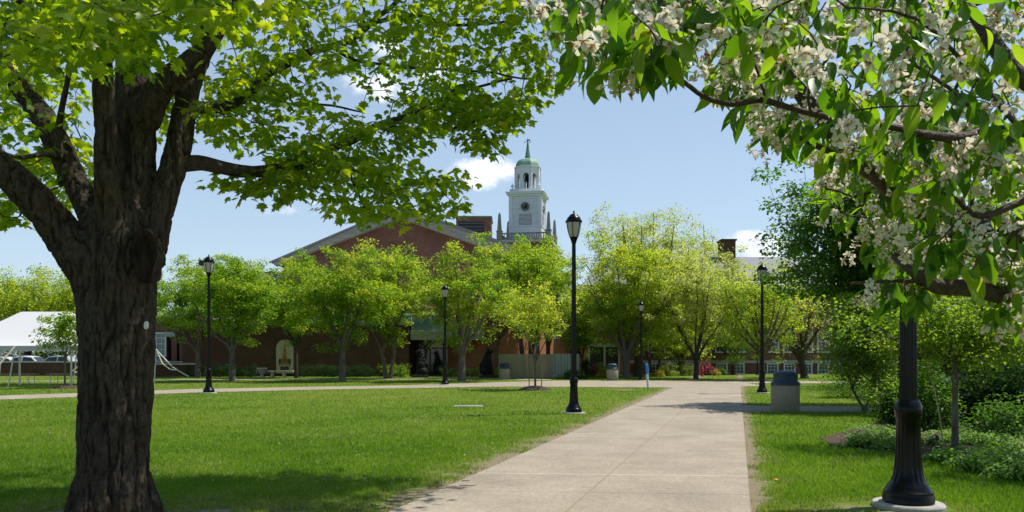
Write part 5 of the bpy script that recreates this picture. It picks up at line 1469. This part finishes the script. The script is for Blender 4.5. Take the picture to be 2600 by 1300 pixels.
# ------------------------------------------------------------------ tent, benches, cars
te = empty('event_tent', (-24.4, 41.2, 0), 0, 'white peaked event tent with poles and straps on the far left lawn', 'tent')
ex, ey, ze = 4.05, 2.75, 2.02
def tent_roof():
    b = MB()
    nu, nv_ = 40, 28
    vs = []
    for i in range(nu + 1):
        for j in range(nv_ + 1):
            x = -ex + 2 * ex * i / nu; y = -ey + 2 * ey * j / nv_
            dxx = max(0, abs(x) - 1.35) / (ex - 1.35); dyy = abs(y) / ey
            q = max(dxx, dyy)
            z = ze + 1.82 * (1 - q) ** 1.25
            vs.append((x, y, z + .015 * math.sin(x * 5) * q * (1 - q)))
    fs = [(i * (nv_ + 1) + j, (i + 1) * (nv_ + 1) + j, (i + 1) * (nv_ + 1) + j + 1, i * (nv_ + 1) + j + 1) for i in range(nu) for j in range(nv_)]
    b.add(vs, fs, True)
    return b
tent_roof().build('canopy', M['tent'], te, fix=False)
b = MB()
per_ = [(-ex, -ey), (ex, -ey), (ex, ey), (-ex, ey)]
for k in range(4):
    a_, c_ = Vector(per_[k]), Vector(per_[(k + 1) % 4])
    for i in range(24):
        p0, p1 = a_.lerp(c_, i / 24), a_.lerp(c_, (i + 1) / 24)
        d0, d1 = .22 + .03 * math.cos(i * math.pi), .22 + .03 * math.cos((i + 1) * math.pi)
        b.add([(p0.x, p0.y, ze), (p1.x, p1.y, ze), (p1.x * 1.002, p1.y * 1.002, ze - d1), (p0.x * 1.002, p0.y * 1.002, ze - d0)], [(0, 1, 2, 3)])
b.build('valance', mat_leaf('valance_canvas', [(.5, .52, .56)] * 2, [(.5, .52, .56)] * 2, .3, .6, .2), te, fix=False)
for x in (-ex, 0.15, ex):
    for y in (-ey, ey):
        b = MB(); b.tube([(x - .28, y - .1 * (1 if y < 0 else -1), -.02), (x, y, ze)], .035, 8); b.build('pole', M['alu'], te, fix=False)
for y in (-ey * .33, ey * .33):
    b = MB(); b.tube([(ex - .2, y, 0), (ex, y, ze)], .03, 8); b.build('pole', M['alu'], te, fix=False)
for x in (-1.35, 1.35): b = MB(); b.tube([(x, 0, 0), (x, 0, ze + 1.82)], .05, 8); b.build('centre_pole', M['alu'], te, fix=False)
b = MB(); b.tube([(.15, -ey, ze - .02), (-.35, -ey - .5, 1.05), (-.8, -ey - .85, .1)], .045, 6); b.build('guy_strap', M['strap'], te, fix=False)
b = MB(); b.tube([(ex, -ey, ze - .05), (ex - .45, -ey - .3, 1.2), (ex - .88, -ey - .4, .78), (ex - .75, -ey - .4, .72), (ex - .45, -ey - .3, .85), (ex - .1, -ey - .1, 1.6)], .04, 6); b.build('guy_strap', M['strap'], te, fix=False)
# free corner pole with straps to the right of the trunk
b = MB(); b.tube([(4.45, 2.75, 0), (4.52, 2.75, 1.9)], .035, 8); b.build('pole', M['alu'], te, fix=False)
b = MB(); b.tube([(4.52, 2.75, 1.9), (5.3, 3.1, .9), (6.1, 3.4, .35)], .035, 6); b.build('guy_strap', M['alu'], te, fix=False)
b = MB(); b.tube([(4.6, 2.75, 1.75), (4.85, 2.85, 1.1), (5.2, 3.0, .78), (5.52, 3.1, .74)], .035, 6); b.build('guy_strap', M['strap'], te, fix=False)
def picnic(X, Y, rz, lb_):
    r = empty('folding_table', (X, Y, 0), rz, lb_, 'table', 'folding tables under the tent')
    MB().box((0, 0, .55), (2.4, .75, .05)).build('table_top', M['wood'], r, .01)
    for s_ in (-1, 1):
        b = MB(); b.tube([(s_ * .95, -.3, 0), (s_ * .95, -.3, .52), (s_ * .95, .3, .52), (s_ * .95, .3, 0)], .022, 6); b.build('leg_frame', M['alu'], r, fix=False)
picnic(-26.6, 42.0, .05, 'dark folding table under the tent left of the front pole')
picnic(-23.6, 42.2, -.04, 'dark folding table under the tent at its middle')
picnic(-21.6, 43.4, .1, 'dark folding table under the right end of the tent')
def car(lb_, X, Y, paint, rz=0, tall=0.0):
    r = empty('parked_car', (X, Y, 0), rz, lb_, 'car', 'cars parked behind the low wall')
    b = MB()
    secs = []
    # body as stations along x: (x, half width bottom, z bottom, z belt, z top, half width top)
    st = [(-2.25, .70, .45, .80, .82, .62), (-2.1, .82, .28, .92, .95, .74), (-1.5, .86, .22, .95, 1.02 + tall * .7, .74), (-.95, .87, .22, .96, 1.38 + tall, .66), (-.2, .88, .22, .97, 1.46 + tall, .66), (.5, .88, .22, .96, 1.38 + tall, .64), (1.15, .87, .22, .93, .98, .74), (1.9, .84, .26, .82, .86, .70), (2.25, .70, .42, .68, .70, .58)]
    vs, fs = [], []
    for x, wb, zb, zl, zt, wt in st:
        vs += [(x, -wb * .92, zb), (x, -wb, (zb + zl) / 2), (x, -wb * .96, zl), (x, -wt, zt - .03), (x, -wt * .7, zt), (x, wt * .7, zt), (x, wt, zt - .03), (x, wb * .96, zl), (x, wb, (zb + zl) / 2), (x, wb * .92, zb)]
    n_ = 10
    for i in range(len(st) - 1):
        for j in range(n_):
            k_ = (j + 1) % n_
            fs.append((i * n_ + j, i * n_ + k_, (i + 1) * n_ + k_, (i + 1) * n_ + j))
    fs += [tuple(range(n_ - 1, -1, -1)), tuple((len(st) - 1) * n_ + i for i in range(n_))]
    b.add(vs, fs, True)
    bd = b.build('body', paint, r)
    tp = 1.36 + tall
    for s_ in (-1, 1):
        b = MB(); y = s_ * .80
        b.add([(-1.35, s_ * .845, .99), (-.32, s_ * .855, 1.0), (-.32, s_ * .70, tp), (-.9, s_ * .70, tp - .06)], [(0, 1, 2, 3)])
        b.add([(-.22, s_ * .855, 1.0), (.95, s_ * .845, .98), (.45, s_ * .69, tp - .05), (-.22, s_ * .70, tp)], [(0, 1, 2, 3)])
        b.build('side_window', M['glass'], bd)
    b = MB(); b.add([(1.14, -.70, 1.0), (1.14, .70, 1.0), (.56, .58, tp + .0), (.56, -.58, tp + .0)], [(0, 1, 2, 3)]); b.build('windscreen', M['glass'], bd)
    for x in (-1.38, 1.36):
        for s_ in (-1, 1):
            b = MB(); b.lathe([(.001, -.1), (.25, -.1), (.31, -.08), (.31, .08), (.25, .1), (.001, .1)], 24); b.xform(Matrix.Translation((x, s_ * .80, .31)) @ Matrix.Rotation(R(90), 4, 'X'))
            wh = b.build('wheel', M['rubber'], r, fix=False)
            b = MB(); b.lathe([(.001, -.112), (.19, -.108), (.2, .0), (.19, .108), (.001, .112)], 16); b.xform(Matrix.Translation((x, s_ * .80, .31)) @ Matrix.Rotation(R(90), 4, 'X')); b.build('rim', M['alu'], wh, fix=False)
def paint(n, c): return mat_plain(n, c, .22, 2, .03, spec=.6)
pw, ps_, pb = paint('white_car_paint', (.72, .74, .76)), paint('silver_car_paint', (.40, .43, .46)), paint('blue_car_paint', (.05, .10, .20))
car('white car behind the low wall under the tent, left of the silver one', GX(78, 67), 67, pw, .0, .1)
car('silver blue car behind the low wall near the maple trunk', GX(150, 66.4), 66.4, ps_, R(182), .12)
car('pale car behind the low wall at the frame edge', GX(8, 67), 67, pw, R(178), .0)
car('dark blue car by the sash window right of the maple trunk', GX(385, 61.8), 61.8, pb, R(4), -.05)
car('small white car partly hidden by the maple trunk', GX(215, 67.5), 67.5, pw, R(3), .05)
# ------------------------------------------------------------------ trees of the middle distance
RG = 'spring green trees in front of the brick hall'
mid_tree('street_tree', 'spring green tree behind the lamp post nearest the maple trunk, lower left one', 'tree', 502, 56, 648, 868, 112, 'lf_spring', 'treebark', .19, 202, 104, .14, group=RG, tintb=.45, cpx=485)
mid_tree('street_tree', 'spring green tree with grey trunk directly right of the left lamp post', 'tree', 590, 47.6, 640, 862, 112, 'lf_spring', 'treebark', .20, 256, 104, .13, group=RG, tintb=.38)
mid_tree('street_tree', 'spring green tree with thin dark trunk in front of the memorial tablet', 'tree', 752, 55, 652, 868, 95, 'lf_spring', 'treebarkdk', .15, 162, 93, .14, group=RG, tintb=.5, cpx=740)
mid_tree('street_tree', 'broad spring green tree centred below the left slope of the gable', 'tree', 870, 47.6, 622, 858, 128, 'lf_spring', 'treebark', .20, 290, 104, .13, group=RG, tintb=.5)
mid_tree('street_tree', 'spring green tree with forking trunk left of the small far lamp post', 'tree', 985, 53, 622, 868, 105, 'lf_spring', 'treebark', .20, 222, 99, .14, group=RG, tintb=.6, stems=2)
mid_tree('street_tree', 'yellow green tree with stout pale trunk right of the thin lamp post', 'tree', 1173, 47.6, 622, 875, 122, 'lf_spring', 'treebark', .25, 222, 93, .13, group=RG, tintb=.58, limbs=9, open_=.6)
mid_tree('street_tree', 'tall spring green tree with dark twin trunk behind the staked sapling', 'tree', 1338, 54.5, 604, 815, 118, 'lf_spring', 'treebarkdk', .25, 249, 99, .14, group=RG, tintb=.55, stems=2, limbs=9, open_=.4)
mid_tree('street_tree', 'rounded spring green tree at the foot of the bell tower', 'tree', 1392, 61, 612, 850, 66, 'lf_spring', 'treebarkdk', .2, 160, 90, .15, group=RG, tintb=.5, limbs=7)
mid_tree('bronze_leaved_tree', 'half bare bronze tinted tree behind the yellow green trees below the tower', 'tree', 1262, 60, 640, 850, 80, 'lf_bronze', 'treebark', .16, 148, 33, .12, tintb=.4, limbs=9)
mid_tree('slender_tree', 'small bright green tree with low hanging crown right of the near lamp post', 'tree', 1478, 58, 740, 900, 50, 'lf_garden', 'treebarkdk', .09, 81, 77, .15, tintb=.7, fork=1.3)
# staked sapling and its mulch ring
sapd = 35.3
mid_tree('staked_sapling', 'young light green sapling with thin stem on a mulch ring', 'tree', 1359, sapd, 705, 892, 82, 'lf_mid', 'treebark', .05, 95, 55, .10, fork=1.25, limbs=6, rad=.42, tintb=.72)
b = MB(); b.lathe([(.82, -.03), (.74, .04), (.5, .12), (.25, .17), (.001, .19)], 28)
for i in range(len(b.v)):
    v = Vector(b.v[i]); b.v[i] = tuple(v + mnoise.noise_vector(v * 4) * .05)
o = b.build('mulch_ring', M['mulch'], None, fix=False); o.location = (GX(1359, sapd), sapd, 0); tag(o, 'brown mound of mulch around the staked sapling', 'mulch')
for i, (dx_, dy_, h, lb_) in enumerate(((-.27, -.1, 1.95, 'taller left wooden stake beside the sapling stem'), (.28, .05, 1.5, 'shorter right wooden stake beside the sapling stem'))):
    b = MB(); b.tube([(0, 0, -.02), (dx_ * .15, 0, h)], .024, 6); o = b.build('support_stake', M['wood'], None, fix=False); o.location = (GX(1359, sapd) + dx_, sapd + dy_, 0); tag(o, lb_, 'stake', 'stakes beside the sapling')
# right-hand group
mid_tree('broad_green_tree', 'broad green tree with grey trunk right of the near lamp post', 'tree', 1590, 55, 600, 900, 128, 'lf_mid', 'treebark', .28, 470, 95, .13, tintb=.55, limbs=9, stems=1, depth=4.2)
mid_tree('dark_trunk_tree', 'tree with thick dark trunk just left of the far lamp post', 'tree', 1622, 58, 690, 880, 120, 'lf_mid', 'treebarkdk', .38, 130, 70, .14, tintb=.45, limbs=7)
mid_tree('thin_trunk_tree', 'thin dark trunked tree between the far lamp post and the yellow shrubs', 'tree', 1662, 60, 690, 905, 95, 'lf_spring', 'treebarkdk', .17, 170, 75, .13, tintb=.55, stems=2)
mid_tree('pale_crowned_tree', 'tall pale yellow green tree rising highest behind the others right of the tower', 'tree', 1640, 76, 515, 830, 145, 'lf_pale', 'treebark', .4, 540, 75, .16, tintb=.6, limbs=10, rad=.8, flat=.8)
mid_tree('pale_crowned_tree', 'ragged pale tree with bare twig tips right of the tallest pale tree', 'tree', 1775, 80, 550, 830, 75, 'lf_pale', 'treebark', .3, 190, 50, .15, tintb=.5, limbs=10, rad=.8, flat=.9)
mid_tree('pale_crowned_tree', 'small bronze pale tree in front of the chimney of the long building', 'tree', 1838, 70, 618, 840, 66, 'lf_pale', 'treebark', .14, 170, 62, .15, tintb=.7)
mid_tree('light_green_tree', 'light yellow green tree with dark straight trunk beyond the end of the path', 'tree', 1767, 52.8, 636, 905, 108, 'lf_pale', 'treebarkdk', .17, 300, 66, .13, tintb=.7, limbs=8)
mid_tree('pale_crowned_tree', 'full pale green tree left of the chimney of the long building', 'tree', 1735, 66, 610, 860, 92, 'lf_mid', 'treebark', .2, 260, 75, .15, tintb=.7, limbs=9)
mid_tree('small_lawn_tree', 'low green tree with short trunk behind the yellow green shrubs', 'tree', 1727, 63, 780, 925, 68, 'lf_mid', 'treebarkdk', .17, 110, 70, .14, tintb=.6, fork=1.1)
mid_tree('small_lawn_tree', 'low dark green tree in front of the two left basement windows', 'tree', 1862, 65, 790, 925, 60, 'lf_garden', 'treebarkdk', .16, 100, 70, .14, tintb=.35, fork=1.1)
mid_tree('vase_shaped_tree', 'wide vase shaped olive green tree right behind the lamp post by the bin', 'tree', 1935, 50, 672, 885, 118, 'lf_mid', 'treebark', .2, 300, 56, .13, tintb=.52, limbs=13, open_=.5)
mid_tree('brownish_tree', 'sparse brownish green tree with crooked trunk right of the near bin', 'tree', 2042, 54, 705, 905, 92, 'lf_bronze', 'treebarkdk', .26, 160, 48, .12, tintb=.6, limbs=8, lean=-.2)
# left background
for (px, d, top, half, mt, tb, lb_) in ((-40, 88, 690, 130, 'lf_spring', .35, 'round green tree at the left frame edge behind the tent'), (70, 84, 690, 95, 'lf_mid', .6, 'olive green background tree above the left tent peak'),
                                   (160, 92, 672, 110, 'lf_spring', .3, 'taller green background tree above the right tent peak'), (235, 84, 705, 70, 'lf_mid', .5, 'green background tree beside the maple trunk'),
                                   (330, 90, 690, 90, 'lf_spring', .35, 'green background tree hidden behind the maple trunk')):
    mid_tree('background_tree', lb_, 'tree', px, d, top, 880, half, mt, 'treebarkdk', .4, 240, 80, .2, group='trees beyond the parking lot', tintb=tb, rad=1.0, flat=.8)
for px, lb_ in ((-60, 'tall leafy shrub far behind the cars at the left frame edge'), (70, 'tall leafy shrub far behind the white car under the tent'), (190, 'tall leafy shrub far behind the tent sapling')):
    bush('background_shrub', lb_, 'shrub', GX(px, 90), 90, 3.6, 2.0, 4.2, 'lf_mid', 5200, .2, group='shrubs beyond the parking lot', clumps=110, tintb=.25)
mid_tree('tent_sapling', 'small bright sapling with thin stem in front of the tent', 'tree', 165, 37.4, 785, 905, 58, 'lf_garden', 'treebark', .045, 75, 40, .13, fork=1.3, rad=.34, tintb=.8)
b = MB(); b.lathe([(.95, -.03), (.8, .05), (.4, .11), (.001, .13)], 24)
o = b.build('mulch_ring', M['mulch'], None, fix=False); o.location = (GX(172, 37.4), 37.4, 0); tag(o, 'flat brown mulch ring under the sapling by the tent', 'mulch')
# ---- right side garden
mid_tree('chestnut_tree', 'big dark green chestnut tree rising behind the crabapple blossom', 'tree', 2300, 23.5, 372, 830, 212, 'lf_chestnut', 'treebarkdk', .26, 360, 130, .12, fork=2.2, limbs=10, rad=.6, flat=.45, tintb=.62, cpx=2205, depth=2.9)
mid_tree('young_garden_tree', 'young bright green garden tree with brown trunk behind the near lamp post', 'tree', 2425, 12.6, 690, 975, 240, 'lf_garden', 'treebark', .052, 320, 42, .062, fork=1.35, limbs=9, rad=.29, flat=.6, tintb=.72, depth=1.5)
mid_tree('light_green_shrub_tree', 'upright light green shrubby tree left of the near lamp post', 'tree', 2195, 21.5, 735, 985, 88, 'lf_garden', 'treebark', .05, 260, 75, .075, fork=.6, limbs=9, rad=.34, stems=3, tintb=.85)
mid_tree('rear_garden_tree', 'green garden tree beyond the young tree at the right frame edge', 'tree', 2520, 21, 690, 1000, 190, 'lf_garden', 'treebarkdk', .09, 280, 80, .08, fork=1.2, limbs=8, rad=.5, tintb=.3)
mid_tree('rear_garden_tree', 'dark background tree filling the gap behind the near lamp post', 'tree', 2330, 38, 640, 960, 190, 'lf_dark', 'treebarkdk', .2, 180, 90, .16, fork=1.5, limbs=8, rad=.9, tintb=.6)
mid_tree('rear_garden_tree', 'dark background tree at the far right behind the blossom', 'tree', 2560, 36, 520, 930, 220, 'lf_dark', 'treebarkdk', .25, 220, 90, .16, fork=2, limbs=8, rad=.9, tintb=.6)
bush('spreading_yew', 'mid green spreading yew between the lawn and the iron posts', 'shrub', GX(2172, 28.5), 28.5, 1.25, .9, 1.25, 'lf_garden', 6000, .055, clumps=70, tintb=.22)
bush('spreading_yew', 'taller dark shrub behind the three iron posts', 'shrub', GX(2262, 27), 27, .9, .8, 1.9, 'lf_garden', 5000, .055, clumps=60, tintb=.15)
bush('dark_yew_hedge', 'very dark clipped yew mass behind the young garden tree', 'shrub', GX(2470, 17.6), 17.6, 1.9, 1.0, 1.7, 'lf_yew', 14000, .085, clumps=130, tintb=.2)
bush('dark_yew_hedge', 'dark yew mass at the right frame edge behind the mulch bed', 'shrub', GX(2640, 16.2), 16.2, 1.5, 1.0, 1.65, 'lf_yew', 12000, .085, clumps=110, tintb=.25)
bush('loose_garden_shrub', 'loose sunlit green shrub between the near lamp post and the young tree trunk', 'shrub', GX(2352, 16.0), 16.0, .62, .5, 1.45, 'lf_chestnut', 4200, .06, clumps=80, tintb=.6)
bush('loose_garden_shrub', 'loose green shrub right of the young tree trunk, in front of the yew', 'shrub', GX(2535, 14.6), 14.6, .75, .5, 0.8, 'lf_chestnut', 2600, .06, clumps=60, tintb=.45)
bush('loose_garden_shrub', 'pale leafy shrub at the foot of the iron posts', 'shrub', GX(2262, 19.5), 19.5, .5, .45, 1.0, 'lf_garden', 2600, .06, clumps=50, tintb=.6)
bush('dark_yew_hedge', 'low dark shrub behind the near lamp post and bamboo cane', 'shrub', GX(2375, 18.4), 18.4, .95, .7, 1.1, 'lf_yew', 14000, .06, clumps=90, tintb=.4)
def ground_cover(n):
    x = RNG.uniform(5.2, 14, n); y = RNG.uniform(8.8, 18, n)
    ok = inside(BED, x, y) & (vnoise(x, y, 1.6, 4) + 0.35 * vnoise(x, y, 5, 8) > 0.80 - 0.04 * (x - 5.5))
    x, y = x[ok], y[ok]; m_ = len(x)
    z = 0.02 + RNG.random(m_) * 0.16 * (0.4 + vnoise(x, y, 2.2, 9))
    o = leaves('ground_cover', None, M['lf_cover'], np.stack([x, y, z], 1), RNG.normal(size=(m_, 3)) * np.array([1, 1, .35]), np.tile([0, 0, 1.0], (m_, 1)) + RNG.normal(size=(m_, 3)) * .4, .03 + .04 * RNG.random(m_), QUAD_V, QUAD_F, np.clip(.4 + .3 * RNG.normal(size=m_), 0, 1))
    tag(o, 'low leafy ground cover spreading over the mulch bed', 'ground cover', kind='stuff')
ground_cover(30000)
b = MB(); b.tube([(-.25, .05, 1.45), (-.1, .0, .7), (0, 0, 0)], [.009, .010, .011], 6); o = b.build('bamboo_cane', M['bamboo'], None, fix=False); o.location = (GX(2398, 12.4), 12.4, .02); tag(o, 'thin leaning bamboo cane left of the young tree trunk', 'cane')
pp = [(2180, 12.9, .26, 'perennial clump at the left tip of the mulch bed'), (2240, 13.6, .26, 'perennial clump behind the left pair of the mulch bed'), (2545, 11.6, .34, 'perennial clump right of the young tree in the second row'), (2480, 10.1, .3, 'perennial clump on the grass edge below the young tree'), (2590, 9.5, .36, 'largest pale perennial clump at the lower right edge'), (2225, 12.9, .30, 'pale green perennial clump left of the near lamp post'), (2262, 12.5, .22, 'smaller perennial clump touching the left of the lamp post'), (2395, 11.2, .24, 'perennial clump right of the lamp base under the spotlight'), (2350, 13.3, .2, 'perennial clump behind the garden spotlight'),
      (2490, 13.2, .30, 'perennial clump right of the young tree trunk'), (2520, 10.9, .32, 'pale perennial clump on the front edge of the bed'), (2575, 10.2, .34, 'pale perennial clump at the right frame edge, front row'), (2450, 10.9, .26, 'perennial clump in front of the young tree trunk'), (2590, 12.2, .34, 'perennial clump at the right frame edge, middle row'), (2410, 13.6, .22, 'leafy clump at the foot of the bamboo cane')]
for i, (px, d, r_, lb_) in enumerate(pp):
    bush('perennial_plant', lb_, 'plant', GX(px, d), d, r_ * 1.35, r_, r_ * .72, 'lf_cover', 420, .05, group='perennials in the mulch bed', clumps=26, drop=.3, tintb=.5, stem='lf_garden')
mid_tree('garden_tree', 'garden tree just outside the right of the view that shades the bed', 'tree', 3260, 10.2, -150, 500, 330, 'lf_garden', 'treebark', .09, 150, 60, .1, fork=2.2, limbs=8, rad=.4)
# ---- hedges and shrubs along the buildings
def hedge(lb_, px0, px1, d, h, tb, mt='lf_garden'):
    x0, x1 = GX(px0, d), GX(px1, d)
    bush('clipped_hedge', lb_, 'hedge', (x0 + x1) / 2, d, (x1 - x0) / 2, .45, h, mt, int(1100 * (x1 - x0)), .07, group='hedges along the brick wall', clumps=int(26 * (x1 - x0)), tintb=tb, boxy=True)
hedge('shaded low hedge left of the stone planter', 462, 650, 57.2, .85, .2, 'lf_dark')  # shade on this hedge is put into the darker leaf colour
hedge('shaded low hedge right of the memorial tablet', 760, 955, 57.2, .85, .25, 'lf_dark')  # same dark leaf colour standing for shade
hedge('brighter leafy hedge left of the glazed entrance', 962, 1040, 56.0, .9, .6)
hedge('low hedge between the entrance trunk and the dark statue', 1120, 1218, 57.2, .6, .3, 'lf_dark')  # leaf colour darkened here too in place of shade
sh = [('juniper_shrub', 'dark spreading juniper at the foot of the board fence', 1452, 51.5, 1.05, .6, .62, 'lf_dark', .3, 3000), ('juniper_shrub', 'dark upright evergreen left of the red azalea', 1488, 55.5, .45, .45, 1.5, 'lf_dark', .55, 2200),
      ('azalea_shrub', 'red azalea left of the doorway bay', 1508, 57.5, .45, .4, .95, 'lf_red', .5, 1400), ('azalea_shrub', 'red shrub between the grey trunk and the dark trunk', 1612, 63, .5, .4, 1.35, 'lf_red', .3, 1400), ('azalea_shrub', 'round red shrub behind the fire hydrant', 1796, 62.5, .62, .5, 1.3, 'lf_red', .5, 1600),
      ('yellow_shrub', 'yellow shrub left of the far litter bin', 1532, 55.0, .55, .5, .6, 'lf_yellow', .5, 1500), ('yellow_shrub', 'yellow flowering shrub right of the far lamp post', 1674, 58.5, .5, .4, .48, 'lf_yellow', .6, 1500), ('yellow_shrub', 'small golden shrub right of the fire hydrant', 1818, 62, .4, .35, .4, 'lf_yellow', .5, 900),
      ('pale_shrub', 'pale green shrub behind the yellow shrub by the bin', 1528, 57.5, .7, .5, 1.15, 'lf_cover', .8, 1600), ('pale_shrub', 'tall pale green shrub behind the right yellow shrub', 1697, 60.5, .75, .5, 1.1, 'lf_pale', .4, 1800), ('pale_shrub', 'pale green shrub left of the straight dark trunk', 1745, 61.5, .62, .5, .85, 'lf_pale', .5, 1600),
      ('pale_shrub', 'pale shrub below the first basement window', 1834, 63, .45, .4, .75, 'lf_cover', .7, 1200), ('pale_shrub', 'dark green shrub between the two pale shrubs', 1722, 61.8, .42, .4, .6, 'lf_garden', .2, 1200), ('pale_shrub', 'bright green shrub beside the statue near the bin', 1268, 55.8, .35, .35, .8, 'lf_garden', .5, 900)]
for nm, lb_, px, d, rx, ry, h, mt, tb, n_ in sh:
    bush(nm, lb_, 'shrub', GX(px, d), d, rx, ry, h, mt, n_, .07, clumps=34, tintb=tb)
hy = empty('fire_hydrant', (GX(1783, 59), 59, 0), 0, 'small red fire hydrant on the lawn by the red shrub', 'hydrant')
b = MB(); b.lathe([(.001, 0), (.13, 0), (.13, .05), (.08, .06), (.08, .55), (.11, .57), (.11, .61), (.085, .63), (.07, .72), (.03, .78), (.001, .8)], 16); b.build('barrel', M['red'], hy, fix=False)
for s_ in (-1, 1): b = MB(); b.tube([(0, 0, .42), (s_ * .14, 0, .42)], .045, 10); b.build('outlet', M['red'], hy, fix=False)
# white clover and petals scattered in the lawn
n_ = 90
d_ = 1 / RNG.uniform(1 / 40, 1 / 9, n_); x_ = RNG.uniform(-.55, .02, n_) * d_
ok = ~(inside(PATH, x_, d_) | inside(CROSS, x_, d_)); d_, x_ = d_[ok], x_[ok]
o = leaves('fallen_petals', None, M['petal'], np.stack([x_, d_, np.full(len(d_), .045)], 1), RNG.normal(size=(len(d_), 3)) * np.array([1, 1, .1]), np.tile([0, 0, 1.0], (len(d_), 1)) + RNG.normal(size=(len(d_), 3)) * .2, .016 + .001 * d_, PV, PF, RNG.random(len(d_)))
tag(o, 'white petals and clover specks scattered over the lawn', 'petals', kind='stuff')
for ob in list(bpy.data.objects):
    if ob.type == 'EMPTY' and not ob.children and not ob.get('kind'): bpy.data.objects.remove(ob)
